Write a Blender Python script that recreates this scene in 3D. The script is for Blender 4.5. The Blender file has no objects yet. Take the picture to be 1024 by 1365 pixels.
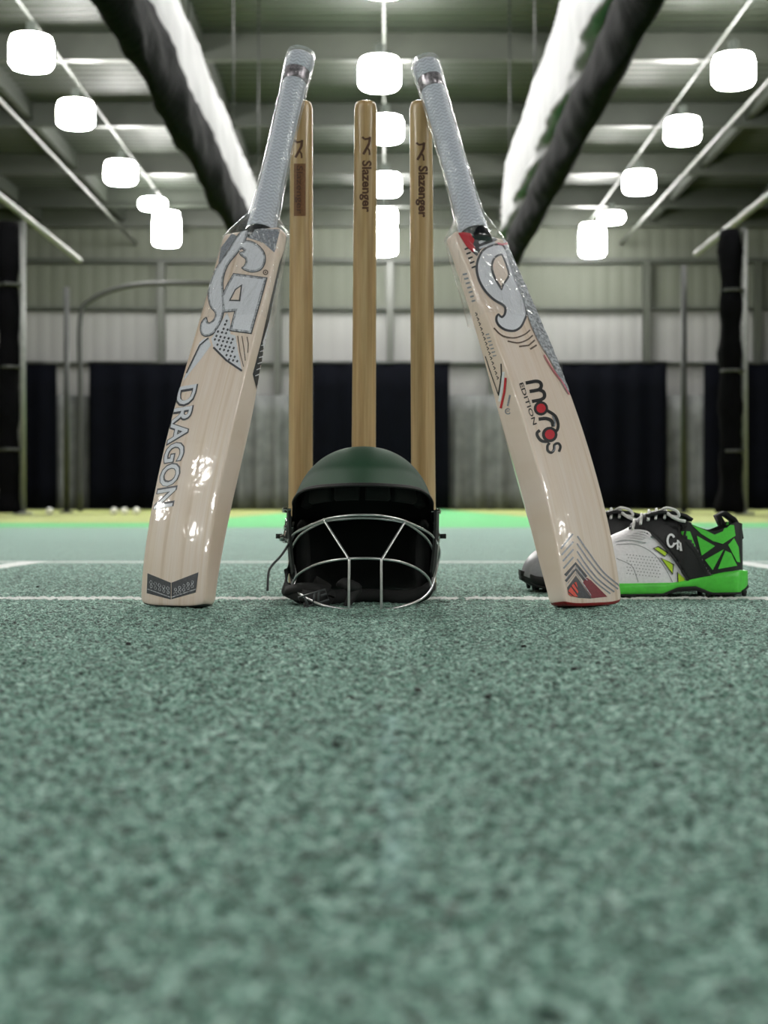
import bpy, bmesh, math, random
from mathutils import Vector, Matrix
from mathutils.bvhtree import BVHTree
from mathutils.geometry import tessellate_polygon
random.seed(7)
S = bpy.context.scene
COL = S.collection
PI = math.pi
# ------------------------------------------------------------------ camera numbers
FPX, HOR, CH = 1900.0, 673.0, 0.134            # focal length in px, horizon row, lens height (m)
CAM = Vector((0, 0, CH))
def at(x, y, Y):                                # photograph pixel -> point at depth Y
    return Vector(((x-512)/FPX*Y, Y, CH+(HOR-y)/FPX*Y))
def ray(x, y):
    return Vector(((x-512)/FPX, 1.0, (HOR-y)/FPX)).normalized()

# ------------------------------------------------------------------ object helpers
def link(o): COL.objects.link(o); return o
def tag(o, label=None, cat=None, group=None, kind=None):
    if label: o['label'] = label
    if cat: o['category'] = cat
    if group: o['group'] = group
    if kind: o['kind'] = kind
    return o
def thing(name, label, cat, loc=(0, 0, 0), group=None):
    o = link(bpy.data.objects.new(name, None)); o.location = loc; o.empty_display_size = .05
    return tag(o, label, cat, group)
def mesh_obj(name, verts, faces, mats, parent=None, smooth=True, uv=None, fmat=None, origin=None, autos=None):
    """verts in world space; the object's origin is the parent's place (or 'origin')"""
    off = Vector((0, 0, 0))
    if parent is not None:
        p = parent
        while p is not None: off += Vector(p.location); p = p.parent
    elif origin is not None: off = Vector(origin)
    me = bpy.data.meshes.new(name)
    me.from_pydata([tuple(Vector(v)-off) for v in verts], [], faces)
    if not isinstance(mats, (list, tuple)): mats = [mats]
    for m in mats: me.materials.append(m)
    if uv:
        lay = me.uv_layers.new(name='UVMap')
        for l in me.loops: lay.data[l.index].uv = uv[l.vertex_index]
    if fmat:
        for i, k in enumerate(fmat): me.polygons[i].material_index = k
    bm = bmesh.new(); bm.from_mesh(me)
    bmesh.ops.recalc_face_normals(bm, faces=bm.faces); bm.to_mesh(me); bm.free()
    if smooth:
        me.polygons.foreach_set('use_smooth', [True]*len(me.polygons))
        if autos: me.set_sharp_from_angle(angle=math.radians(autos))
    me.update()
    o = link(bpy.data.objects.new(name, me))
    if parent is not None: o.parent = parent
    elif origin is not None: o.location = off
    return o
def loft(rings, closed=True, cap=True, cap1=None):
    """rings: list of equal-length point lists"""
    n = len(rings[0]); V = [p for r in rings for p in r]; Fc = []
    m = n if closed else n-1
    for i in range(len(rings)-1):
        for j in range(m):
            a = i*n+j; b = i*n+(j+1) % n
            Fc.append((a, b, b+n, a+n))
    if cap and closed:
        Fc.append(tuple(reversed(range(n))))
        if cap1 is None or cap1: Fc.append(tuple((len(rings)-1)*n+j for j in range(n)))
    return V, Fc
def tube_mesh(pts, r, n=8, closed=False, sub=0):
    """round tube along a polyline, r number or list"""
    P = [Vector(p) for p in pts]
    if sub:                                   # Catmull-Rom
        Q = []; R = []
        m = len(P); rr = r if isinstance(r, (list, tuple)) else [r]*m
        for i in range(m if closed else m-1):
            p0 = P[(i-1) % m] if (closed or i > 0) else P[0]*2-P[1]
            p1 = P[i]; p2 = P[(i+1) % m]
            p3 = P[(i+2) % m] if (closed or i+2 < m) else P[-1]*2-P[-2]
            for k in range(sub):
                t = k/sub
                Q.append(.5*((2*p1)+(p2-p0)*t+(2*p0-5*p1+4*p2-p3)*t*t+(3*p1-p0-3*p2+p3)*t**3))
                R.append(rr[i]*(1-t)+rr[(i+1) % m]*t)
        if not closed: Q.append(P[-1]); R.append(rr[-1])
        P, r = Q, R
    if not isinstance(r, (list, tuple)): r = [r]*len(P)
    rings = []; up = None; m = len(P)
    for i, p in enumerate(P):
        a = P[(i-1) % m] if (closed or i > 0) else P[i]
        b = P[(i+1) % m] if (closed or i < m-1) else P[i]
        d = (b-a).normalized()
        if up is None:
            up = Vector((0, 0, 1)) if abs(d.z) < .9 else Vector((1, 0, 0))
        s = d.cross(up).normalized(); up = s.cross(d).normalized()
        rings.append([p+(s*math.cos(2*PI*k/n)+up*math.sin(2*PI*k/n))*r[i] for k in range(n)])
    if closed:
        V, Fc = loft(rings, cap=False)
        b = (m-1)*n
        for j in range(n): Fc.append((b+j, b+(j+1) % n, (j+1) % n, j))
        return V, Fc
    return loft(rings)
def join(*parts):
    V = []; Fc = []
    for v, f in parts:
        k = len(V); V += list(v); Fc += [tuple(i+k for i in q) for q in f]
    return V, Fc
def box(x0, x1, y0, y1, z0, z1, bev=0):
    bm = bmesh.new(); bmesh.ops.create_cube(bm, size=1)
    for v in bm.verts:
        v.co = Vector(((x0+x1)/2+v.co.x*(x1-x0), (y0+y1)/2+v.co.y*(y1-y0), (z0+z1)/2+v.co.z*(z1-z0)))
    if bev: bmesh.ops.bevel(bm, geom=bm.edges[:], offset=bev, segments=3, affect='EDGES', profile=.7)
    bm.verts.index_update()
    r = ([v.co.copy() for v in bm.verts], [tuple(v.index for v in f.verts) for f in bm.faces]); bm.free()
    return r
def lathe(c, prof, n=24, axis=Vector((0, 0, 1)), cap=True):
    """prof: (radius, height along axis)"""
    a = Vector(axis).normalized(); s = a.orthogonal().normalized(); t = a.cross(s)
    return loft([[Vector(c)+a*h+(s*math.cos(2*PI*k/n)+t*math.sin(2*PI*k/n))*max(r, 1e-5) for k in range(n)] for r, h in prof], cap=cap)
def interp(x, T):
    if x <= T[0][0]: return T[0][1]
    for (a, u), (b, v) in zip(T, T[1:]):
        if x <= b: return u+(v-u)*(x-a)/(b-a)
    return T[-1][1]
def smooth(x, T):
    """monotone-ish cubic through the table T"""
    if x <= T[0][0]: return T[0][1]
    if x >= T[-1][0]: return T[-1][1]
    n = len(T)
    for i in range(n-1):
        if x <= T[i+1][0]:
            x0, y0 = T[i]; x1, y1 = T[i+1]; h = x1-x0; t = (x-x0)/h
            def sl(k):
                if k == 0: return (T[1][1]-T[0][1])/(T[1][0]-T[0][0])
                if k == n-1: return (T[-1][1]-T[-2][1])/(T[-1][0]-T[-2][0])
                return (T[k+1][1]-T[k-1][1])/(T[k+1][0]-T[k-1][0])
            m0, m1 = sl(i)*h, sl(i+1)*h
            return (2*t**3-3*t*t+1)*y0+(t**3-2*t*t+t)*m0+(-2*t**3+3*t*t)*y1+(t**3-t*t)*m1

# ------------------------------------------------------------------ materials
def rgb(r, g, b):
    f = lambda c: ((c/255)/12.92 if c/255 <= .04045 else ((c/255+.055)/1.055)**2.4)
    return (f(r), f(g), f(b), 1)
class NT:
    def __init__(s, name):
        s.m = bpy.data.materials.new(name); s.m.use_nodes = True
        s.t = s.m.node_tree; s.b = s.t.nodes['Principled BSDF']; s.out = s.t.nodes['Material Output']
    def n(s, kind, **kw):
        d = s.t.nodes.new(kind)
        for k, v in kw.items():
            if k.startswith('i_'): d.inputs[k[2:].replace('_', ' ')].default_value = v
            else: setattr(d, k, v)
        return d
    def l(s, a, b): s.t.links.new(a, b)
    def math(s, op, a, b=None, c=None, clamp=False):
        d = s.n('ShaderNodeMath', operation=op, use_clamp=clamp)
        for i, v in enumerate((a, b, c)):
            if v is None: continue
            if isinstance(v, (int, float)): d.inputs[i].default_value = v
            else: s.l(v, d.inputs[i])
        return d.outputs[0]
    def mix(s, f, a, b):
        d = s.n('ShaderNodeMix', data_type='RGBA')
        for k, v in ((0, f), (6, a), (7, b)):
            if isinstance(v, (int, float)): d.inputs[k].default_value = v
            elif isinstance(v, tuple): d.inputs[k].default_value = v
            else: s.l(v, d.inputs[k])
        return d.outputs[2]
    def ramp(s, f, stops):
        d = s.n('ShaderNodeValToRGB'); e = d.color_ramp.elements
        while len(e) < len(stops): e.new(.5)
        for q, (p, c) in zip(e, stops): q.position = p; q.color = c
        s.l(f, d.inputs[0]); return d.outputs[0]
    def coord(s, kind='Object', scale=(1, 1, 1)):
        c = s.n('ShaderNodeTexCoord'); mp = s.n('ShaderNodeMapping'); mp.inputs['Scale'].default_value = scale
        s.l(c.outputs[kind], mp.inputs['Vector']); return mp.outputs[0]
    def noise(s, vec, scale, detail=3, rough=.5, dist=0):
        d = s.n('ShaderNodeTexNoise'); d.inputs['Scale'].default_value = scale; d.inputs['Detail'].default_value = detail
        d.inputs['Roughness'].default_value = rough; d.inputs['Distortion'].default_value = dist
        s.l(vec, d.inputs['Vector']); return d.outputs['Fac']
    def bump(s, h, strength=.5, dist=.001):
        d = s.n('ShaderNodeBump'); d.inputs['Strength'].default_value = strength; d.inputs['Distance'].default_value = dist
        s.l(h, d.inputs['Height']); s.l(d.outputs[0], s.b.inputs['Normal']); return d
    def set(s, **kw):
        for k, v in kw.items():
            k = k.replace('_', ' ')
            if hasattr(v, 'is_linked') or hasattr(v, 'links'): s.l(v, s.b.inputs[k])
            else: s.b.inputs[k].default_value = v
        return s
def simple(name, c, rough=.5, metal=0, nscale=60, var=.12, bump=0, bd=.0006, coat=0, crough=.05, kind='Object', scale=(1, 1, 1), sheen=0):
    t = NT(name); v = t.coord(kind, scale); f = t.noise(v, nscale, 4)
    d = tuple(x*(1-var) for x in c[:3])+(1,); e = tuple(min(1, x*(1+var)) for x in c[:3])+(1,)
    t.set(Base_Color=t.ramp(f, [(.3, d), (.7, e)]), Roughness=rough, Metallic=metal)
    if coat: t.set(Coat_Weight=coat, Coat_Roughness=crough)
    if sheen: t.set(Sheen_Weight=sheen, Sheen_Roughness=.5)
    if bump: t.bump(f, bump, bd)
    return t.m

# bat wood: pale willow, straight grain along the blade, glossy film over it
def willow(name, seed):
    t = NT(name)
    c = t.n('ShaderNodeTexCoord'); mp = t.n('ShaderNodeMapping'); mp.inputs['Scale'].default_value = (95, 2.2, 1)
    mp.inputs['Location'].default_value = (seed, seed*2, 0)
    t.l(c.outputs['UV'], mp.inputs['Vector'])
    g = t.noise(mp.outputs[0], 1.0, 2, .5, .2)
    mp2 = t.n('ShaderNodeMapping'); mp2.inputs['Scale'].default_value = (900, 14, 1); t.l(c.outputs['UV'], mp2.inputs['Vector'])
    g2 = t.noise(mp2.outputs[0], 1.0, 3, .6)
    mp3 = t.n('ShaderNodeMapping'); mp3.inputs['Scale'].default_value = (14, 5, 1); t.l(c.outputs['UV'], mp3.inputs['Vector'])
    g3 = t.noise(mp3.outputs[0], 1.3, 2)
    a = t.ramp(g, [(.30, rgb(216, 190, 170)), (.42, rgb(234, 212, 198)), (.6, rgb(238, 219, 209)), (.72, rgb(229, 205, 186))])
    a = t.mix(t.math('MULTIPLY', t.math('SUBTRACT', g2, .45, clamp=True), 1.1), a, rgb(206, 176, 148))
    a = t.mix(t.math('MULTIPLY', t.math('SUBTRACT', g3, .5, clamp=True), 1.6), a, rgb(226, 198, 166))
    t.set(Base_Color=a, Roughness=.42, Coat_Weight=.6, Coat_Roughness=.08)
    # crinkled film over the face
    nv = t.coord('Object', (1, 1, 1)); h = t.noise(nv, 28, 3, .5, .6)
    bp = t.n('ShaderNodeBump'); bp.inputs['Strength'].default_value = .2; bp.inputs['Distance'].default_value = .004
    t.l(h, bp.inputs['Height']); t.l(bp.outputs[0], t.b.inputs['Coat Normal'])
    return t.m
M = {}
M['willow_a'] = willow('willow_left', 3.1); M['willow_b'] = willow('willow_right', 8.7)
def stump_mat():
    t = NT('stump_ash'); v = t.coord('Object', (60, 60, 2.2)); g = t.noise(v, 1.6, 4, .55, .4)
    v2 = t.coord('Object', (260, 260, 6)); g2 = t.noise(v2, 2, 3)
    a = t.ramp(g, [(.3, rgb(166, 132, 88)), (.5, rgb(190, 158, 112)), (.7, rgb(208, 180, 138))])
    a = t.mix(t.math('MULTIPLY', t.math('SUBTRACT', g2, .5, clamp=True), 1.5), a, rgb(156, 120, 78))
    t.set(Base_Color=a, Roughness=.35, Coat_Weight=.5, Coat_Roughness=.12); t.bump(g2, .15, .0004); return t.m
M['stump'] = stump_mat()
def grip_mat():
    t = NT('grip_rubber')
    c = t.n('ShaderNodeTexCoord'); sp = t.n('ShaderNodeSeparateXYZ'); t.l(c.outputs['UV'], sp.inputs[0])
    u, v = sp.outputs[0], sp.outputs[1]      # u: metres round, v: metres along
    tri = t.math('PINGPONG', u, .005)
    ph = t.math('ADD', v, t.math('MULTIPLY', tri, .7))
    w = t.math('ABSOLUTE', t.math('SINE', t.math('MULTIPLY', ph, PI/.0056)))
    w2 = t.math('POWER', w, .6)
    nz = t.noise(t.coord('Object'), 500, 2)
    col = t.mix(w2, rgb(150, 155, 172), rgb(206, 210, 224))
    col = t.mix(t.math('MULTIPLY', nz, .25), col, rgb(225, 228, 238))
    t.set(Base_Color=col, Roughness=.45); t.bump(w2, .8, .0009); return t.m
M['grip'] = grip_mat()
M['silver'] = None
def foil(name, c, metal=.55, rough=.32, sc=420, var=.25):
    t = NT(name); v = t.coord('Object'); f = t.noise(v, sc, 3, .6)
    d = tuple(x*(1-var) for x in c[:3])+(1,); e = tuple(min(1, x*(1+var)) for x in c[:3])+(1,)
    t.set(Base_Color=t.ramp(f, [(.35, d), (.65, e)]), Metallic=metal, Roughness=rough, Coat_Weight=.6, Coat_Roughness=.1)
    t.bump(f, .35, .0006); return t.m
M['silver'] = foil('silver_sticker', rgb(222, 222, 232), 0, .4, 500, .06)
M['silver_bright'] = foil('bright_foil', rgb(200, 201, 210), .3, .22, 260, .55)
M['chrome_band'] = foil('patterned_chrome', rgb(150, 142, 150), .35, .25, 160, .6)
M['steel_sticker'] = foil('steel_sticker', rgb(138, 141, 152), .2, .35, 500, .3)
M['dark_sticker'] = simple('dark_sticker', rgb(62, 62, 70), .35, .2, 400, .25, coat=.5)
M['brown_line'] = simple('brown_line', rgb(92, 72, 60), .5, 0, 300)
M['black_print'] = simple('black_print', rgb(22, 22, 26), .35, 0, 300, .2, coat=.4)
M['red_print'] = simple('red_print', rgb(200, 22, 44), .35, 0, 300, .08, coat=.4)
M['orange_print'] = simple('orange_print', rgb(232, 70, 52), .35, 0, 300, .08, coat=.4)
M['crimson'] = simple('crimson_print', rgb(130, 30, 48), .35, 0, 500, .25, coat=.4)
M['pink'] = simple('pink_line', rgb(214, 110, 126), .4, 0, 300)
M['white_print'] = simple('white_print', rgb(236, 236, 240), .4, 0, 300, .03)
M['burn'] = simple('burnt_brand', rgb(118, 78, 44), .6, 0, 300, .2)
M['burn_dark'] = simple('burnt_brand_dark', rgb(84, 52, 34), .6, 0, 300, .2)
M['red_rubber'] = simple('red_rubber', rgb(150, 26, 30), .35, 0, 200, .12, coat=.3)
M['toe_rubber'] = simple('toe_rubber', rgb(70, 66, 66), .5, 0, 200, .12)
M['black_bind'] = simple('black_binding', rgb(20, 20, 26), .25, 0, 200, .2, coat=.8)
M['steel'] = simple('bright_steel', rgb(205, 205, 205), .16, 1, 60, .08)
M['wire'] = simple('grille_steel', rgb(215, 215, 216), .3, .8, 60, .1)
M['helmet_green'] = simple('helmet_green', rgb(34, 66, 47), .75, 0, 900, .12, bump=.12, bd=.0003)
M['helmet_green'].node_tree.nodes['Principled BSDF'].inputs['Specular IOR Level'].default_value = .25
M['helmet_in'] = simple('helmet_inside', rgb(10, 11, 12), .7, 0, 200, .2)
M['pad'] = simple('helmet_pad', rgb(17, 18, 19), .85, 0, 500, .3, bump=.3)
M['plastic_black'] = simple('black_plastic', rgb(12, 13, 14), .6, 0, 200, .2)
M['strap'] = simple('webbing_black', rgb(18, 19, 20), .75, 0, 700, .3, bump=.4)
M['cord'] = simple('grey_cord', rgb(70, 74, 76), .5, 0, 300, .2)
def film_mat():
    t = NT('clear_film'); nt = t.t
    nt.nodes.remove(t.b)
    tr = t.n('ShaderNodeBsdfTransparent'); gl = t.n('ShaderNodeBsdfGlossy'); gl.inputs['Roughness'].default_value = .09
    df = t.n('ShaderNodeBsdfDiffuse'); df.inputs['Color'].default_value = (.9, .9, .93, 1)
    h = t.noise(t.coord('Object', (1, 1, .35)), 70, 3, .5, 1.2)
    bp = t.n('ShaderNodeBump'); bp.inputs['Strength'].default_value = .9; bp.inputs['Distance'].default_value = .004
    t.l(h, bp.inputs['Height'])
    for q in (gl, df): t.l(bp.outputs[0], q.inputs['Normal'])
    lw = t.n('ShaderNodeLayerWeight'); lw.inputs['Blend'].default_value = .35; t.l(bp.outputs[0], lw.inputs['Normal'])
    m0 = t.n('ShaderNodeMixShader'); m0.inputs[0].default_value = .35; t.l(gl.outputs[0], m0.inputs[1]); t.l(df.outputs[0], m0.inputs[2])
    f = t.math('ADD', t.math('MULTIPLY', t.math('POWER', lw.outputs['Facing'], 2.2), .75), .05, clamp=True)
    m1 = t.n('ShaderNodeMixShader'); t.l(f, m1.inputs[0]); t.l(tr.outputs[0], m1.inputs[1]); t.l(m0.outputs[0], m1.inputs[2])
    t.l(m1.outputs[0], t.out.inputs['Surface']); return t.m
M['film'] = film_mat()
# shoes
M['shoe_white'] = simple('shoe_white', rgb(240, 238, 244), .5, 0, 260, .05, bump=.5, bd=.0007)
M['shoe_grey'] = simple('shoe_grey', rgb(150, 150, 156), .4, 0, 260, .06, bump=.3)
M['shoe_black'] = simple('shoe_black', rgb(26, 26, 29), .55, 0, 500, .2, bump=.25)
M['shoe_green'] = simple('shoe_green', rgb(88, 218, 72), .45, 0, 300, .06, bump=.15)
M['sole_green'] = simple('midsole_green', rgb(88, 214, 72), .4, 0, 120, .08, bump=.15)
M['lime'] = simple('lime_panel', rgb(190, 226, 44), .45, 0, 300, .05)
M['outsole'] = simple('outsole_black', rgb(14, 14, 15), .55, 0, 200, .2)
M['lace'] = simple('lace_white', rgb(232, 232, 232), .7, 0, 900, .1, bump=.5)
M['lining'] = simple('lining_black', rgb(18, 18, 21), .9, 0, 600, .2)
# hall
M['ceiling'] = None

# ------------------------------------------------------------------ decals: flat art laid on a surface
def stroke(pts, w, closed=False):
    P = [Vector(p) for p in pts]; n = len(P); L = []; R = []
    for i, p in enumerate(P):
        a = P[(i-1) % n] if (closed or i > 0) else P[0]
        b = P[(i+1) % n] if (closed or i < n-1) else P[-1]
        d = (b-a).normalized(); nn = Vector((-d.y, d.x))
        L.append(p+nn*w/2); R.append(p-nn*w/2)
    out = []
    for i in range(n if closed else n-1):
        j = (i+1) % n
        out.append([L[i], L[j], R[j], R[i]])
    return out
def arc(cx, cy, r, a0, a1, n=18, ry=None):
    return [(cx+r*math.cos(math.radians(a0+(a1-a0)*k/n)), cy+(ry or r)*math.sin(math.radians(a0+(a1-a0)*k/n))) for k in range(n+1)]
def curve2(pts, sub=5, closed=False):
    P = [Vector((p[0], p[1], 0)) for p in pts]; n = len(P); out = []
    for i in range(n if closed else n-1):
        p0 = P[(i-1) % n] if (closed or i > 0) else P[0]*2-P[1]
        p1 = P[i]; p2 = P[(i+1) % n]; p3 = P[(i+2) % n] if (closed or i+2 < n) else P[-1]*2-P[-2]
        for k in range(sub):
            t = k/sub; q = .5*((2*p1)+(p2-p0)*t+(2*p0-5*p1+4*p2-p3)*t*t+(3*p1-p0-3*p2+p3)*t**3)
            out.append((q.x, q.y))
    if not closed: out.append(tuple(P[-1][:2]))
    return out
_font = {}
def text2(s, org, xd, yd, bold=0.0, fit=None, shear=0):
    """text triangles mapped so that one cap height = |yd| and the whole width = |xd|"""
    key = (s, bold)
    if key not in _font:
        cu = bpy.data.curves.new('t', 'FONT'); cu.body = s; cu.offset = bold; cu.resolution_u = 3
        o = bpy.data.objects.new('t', cu); COL.objects.link(o)
        dg = bpy.context.evaluated_depsgraph_get(); dg.update()
        me = bpy.data.meshes.new_from_object(o.evaluated_get(dg))
        vs = [v.co.copy() for v in me.vertices]; fs = [tuple(p.vertices) for p in me.polygons]
        bpy.data.objects.remove(o); bpy.data.curves.remove(cu); bpy.data.meshes.remove(me)
        _font[key] = (vs, fs)
    vs, fs = _font[key]
    x0 = min(v.x for v in vs); x1 = max(v.x for v in vs); ch = .70
    org = Vector(org); xd = Vector(xd); yd = Vector(yd)
    pos = [org+xd*((v.x-x0)/(x1-x0)+shear*v.y)+yd*(v.y/ch) for v in vs]
    return [[pos[i] for i in f] for f in fs]
def decal(name, polys, mat, bvh, parent, off=.0004, step=5.0, thick=0.0003, label=None, conv=None):
    """polys: pixel polygons (or (outer, holes...)) seen on the surface behind them; laid on it as a thin sticker"""
    bm = bmesh.new()
    for p in polys:
        loops = p if (len(p) and isinstance(p[0], list)) else [p]
        loops = [[Vector((q[0], q[1], 0)) if not conv else Vector((*conv(*q), 0)) for q in lp] for lp in loops]
        flat = [q for lp in loops for q in lp]
        vs = [bm.verts.new(q) for q in flat]
        try: tri = tessellate_polygon(loops)
        except Exception: tri = []
        for t in tri:
            try: bm.faces.new([vs[i] for i in t])
            except Exception: pass
    bmesh.ops.remove_doubles(bm, verts=bm.verts, dist=1e-4)
    loose = [v for v in bm.verts if not v.link_faces]
    if loose: bmesh.ops.delete(bm, geom=loose, context='VERTS')
    if not bm.verts: bm.free(); return None
    for ax in (0, 1):
        lo = min(v.co[ax] for v in bm.verts); hi = max(v.co[ax] for v in bm.verts)
        x = math.floor(lo/step)*step+step
        while x < hi:
            no = Vector((1, 0, 0)) if ax == 0 else Vector((0, 1, 0))
            bmesh.ops.bisect_plane(bm, geom=bm.verts[:]+bm.edges[:]+bm.faces[:], plane_co=no*x, plane_no=no)
            x += step
    bad = []; nrm = {}
    for v in bm.verts:
        d = ray(v.co.x, v.co.y); loc, n, idx, dist = bvh.ray_cast(CAM, d)
        if loc is None:
            for rr_ in range(1, 15):
                for g in range(8):
                    d2 = ray(v.co.x+rr_*math.cos(g*PI/4), v.co.y+rr_*math.sin(g*PI/4)); q = bvh.ray_cast(CAM, d2)
                    if q[0] is not None and abs(q[1].dot(d2)) > .12: loc, n, idx, dist = q; d = d2; break
                if loc is not None: break
        if loc is None: bad.append(v); continue
        if n.dot(d) > 0: n = -n
        nrm[v] = (loc, n)
    if bad: bmesh.ops.delete(bm, geom=bad, context='VERTS')
    for v in bm.verts:
        loc, n = nrm[v]; v.co = loc+n*off
    # drop faces that stretch over an outline
    big = [f for f in bm.faces if max((e.verts[0].co-e.verts[1].co).length for e in f.edges) > .02]
    if big: bmesh.ops.delete(bm, geom=big, context='FACES')
    bmesh.ops.recalc_face_normals(bm, faces=bm.faces)
    if bm.faces:
        bm.faces.ensure_lookup_table(); s = 0
        for f in bm.faces:
            c = f.calc_center_median()
            if f.normal.dot(CAM-c) < 0: f.normal_flip()
    if thick:
        be = [e for e in bm.edges if len(e.link_faces) == 1]
        r = bmesh.ops.extrude_edge_only(bm, edges=be)
        base = {}
        for v in [g for g in r['geom'] if isinstance(g, bmesh.types.BMVert)]:
            d = (v.co-CAM).normalized(); v.co += d*(off+.0002)
    bm.verts.index_update()
    V = [v.co.copy() for v in bm.verts]; Fc = [tuple(v.index for v in f.verts) for f in bm.faces]; bm.free()
    o = mesh_obj(name, V, Fc, mat, parent, smooth=False)
    if label: o['label'] = label
    return o
def crop(ox, oy, k): return lambda x, y: (ox+x/k, oy+y/k)

# ------------------------------------------------------------------ bats
def vander(K, t):
    T = [0, .25, .5, .75, 1.0]; s = 0
    for i in range(5):
        w = 1
        for j in range(5):
            if j != i: w *= (t-T[j])/(T[i]-T[j])
        s += K[i]*w
    return s
def make_bat(p, side, wood, toe_mat, label):
    a = Vector((p['ax'], p['ay'], math.sqrt(1-p['ax']**2-p['ay']**2)))
    n = Vector((math.sin(p['phi']), -math.cos(p['phi']), 0)); n = (n-a*n.dot(a)).normalized()
    u = a.cross(n)
    if u.x < 0: u = -u
    Lb, L = p['Lb'], p['L']; K = (p['k4'], p['k3'], p['k2'], p['k1'], p['f0'])
    f = lambda s: vander(K, max(0, min(1, s/Lb)))
    edge = lambda s: smooth(s/Lb, p['edge'])
    def wid(s):
        t = s/Lb; w = p['W']+(p['Wt']-p['W'])*max(0, (t-.5)*2)
        d = Lb-s
        if d < .009: w *= .86+.14*math.sqrt(max(0, 1-((.009-d)/.009)**2.2))
        if s < .012: w *= 1-.06*((.012-s)/.012)**2
        return w/2
    spine = lambda s: edge(s)*.35+smooth(s/Lb, [(0, .003), (.12, .015), (.3, .026), (.6, .020), (.85, .008), (1, .0)])
    O0 = Vector((p['Ox'], p['Oy'], p['Oz']))
    def ring(s, O, shr=0.0):
        w = wid(s)-shr; F = f(s)-shr*.6; e = edge(s); sp = spine(s); r = min(.003, e*.25); pts = []
        # across the face, crowned by 1.5 mm, rounded corners
        prof = []
        for k in range(13):
            q = -1+2*k/12
            prof.append((q*(w-r), F-.0018*q*q))
        for k in range(1, 5):
            g = math.radians(90-22.5*k); prof.append((w-r+r*math.cos(g), F-.0018-r+r*math.sin(g)))
        for k in range(1, 4): prof.append((w, F-.0018-r-(e-2*r)*k/4))
        b = F-.0018-e+shr
        prof.append((w-.0015, b)); prof.append((w-.004, b-.001))
        for k in range(1, 12):
            q = 1-2*k/12; prof.append((q*(w-.004), b-.001-sp*(1-abs(q)**1.6)))
        prof.append((-w+.004, b-.001)); prof.append((-w+.0015, b))
        for k in range(3, 0, -1): prof.append((-w, F-.0018-r-(e-2*r)*k/4))
        for k in range(4, 0, -1):
            g = math.radians(90-22.5*k); prof.append((-w+r-r*math.cos(g), F-.0018-r+r*math.sin(g)))
        return prof
    # stations, toe slightly rounded
    def bottom(w): return p['c']+.010*(abs(w)/.05)**4*.35
    st = [0, .0015, .004, .008, .013]+[Lb*(.04+.92*k/44) for k in range(45)]+[Lb-.018, Lb-.013, Lb-.009, Lb-.006, Lb-.003, Lb-.001, Lb]
    st = sorted(st)
    rings = []; uv = []
    for s in st:
        shr = .004*(1-math.sqrt(max(0, 1-((.004-s)/.004)**2))) if s < .004 else 0
        shr += .003*(1-math.sqrt(max(0, 1-((s-Lb+.003)/.003)**2))) if s > Lb-.003 else 0
        R = []
        for (w, d) in ring(s, O0, shr):
            blend = max(0, 1-s/.05); ss = s+bottom(w)*blend+(f(s)-d)*p.get('bev', .29)*blend
            R.append(O0+a*ss+u*w+n*d); uv.append((w, s+d*.3))
        rings.append(R)
    V, Fc = loft(rings)
    zmin = min(v.z for v in V)
    root = thing('cricket_bat', label, 'cricket bat', (O0.x, O0.y, 0))
    # the bat stands on its lowest corner: lift by what the rounded toe needs
    lift = Vector((0, 0, .0006-zmin)); V = [v+lift for v in V]; O = O0+lift
    print('BAT lift', lift.z)
    blade = mesh_obj('blade', V, Fc, wood, root, uv=uv, autos=50)
    bvh = BVHTree.FromPolygons(V, Fc)
    # toe guard: the shaped underside
    n1 = len(rings[0]); g = []
    for i, s in enumerate(st[:4]):
        g.append([v+(n*0)+(v-(O+a*s)).normalized()*0 for v in V[i*n1:(i+1)*n1]])
    cen = O+a*.004+n*(f(0)-edge(0)/2)
    gv = [[c+(v-c)*1.006-a*.0004 for v, c in ((v, cen+a*(v-cen).dot(a)) for v in R)] for R in g[:p['toe_n']]]
    tv, tf = loft(gv, cap1=False)
    mesh_obj('toe_guard', tv, tf, toe_mat, root)
    # handle: binding at the shoulder, ribbed grip, rolled top
    def hring(s, r, m=40): return [O+a*s+(u*math.cos(2*PI*k/m)*r+n*math.sin(2*PI*k/m)*r*.98) for k in range(m)]
    sh = [hring(s, r) for s, r in ((Lb-.012, .0225), (Lb-.004, .0226), (Lb+.006, .0218), (Lb+.012, .0205))]
    hv, hf = loft(sh); mesh_obj('shoulder_binding', hv, hf, M['black_bind'], root)
    prof = [(Lb+.008, .0200), (Lb+.010, .0212), (Lb+.018, .0210), (Lb+.03, .0198), (Lb+.06, .0181), (Lb+.10, .0172), (Lb+.16, .0169), (L-.09, .0171), (L-.05, .0178), (L-.046, .0172)]
    rr = []; uvh = []; R0 = .018
    for i in range(len(prof)-1):
        (s0, r0), (s1, r1) = prof[i], prof[i+1]; m = 3
        for k in range(m):
            rr.append((s0+(s1-s0)*k/m, r0+(r1-r0)*k/m))
    rr.append(prof[-1])
    V2, F2 = loft([hring(s, r) for s, r in rr]); uvh = [(2*PI*R0*k/40, s) for s, r in rr for k in range(40)]
    mesh_obj('grip', V2, F2, M['grip'], root, uv=uvh)
    pr = [(L-.048, .0180), (L-.046, .0188), (L-.036, .0190), (L-.028, .0189), (L-.027, .0180)]
    V2, F2 = loft([hring(s, r) for s, r in pr]); mesh_obj('grip_band', V2, F2, M['chrome_band'], root, autos=40)
    pr = [(L-.029, .0185), (L-.027, .0194), (L-.015, .0200), (L-.006, .0198), (L-.002, .0186), (L, .0160), (L+.001, .010)]
    V2, F2 = loft([hring(s, r) for s, r in pr]); uvh = [(2*PI*R0*k/40, s) for s, r in pr for k in range(40)]
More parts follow.
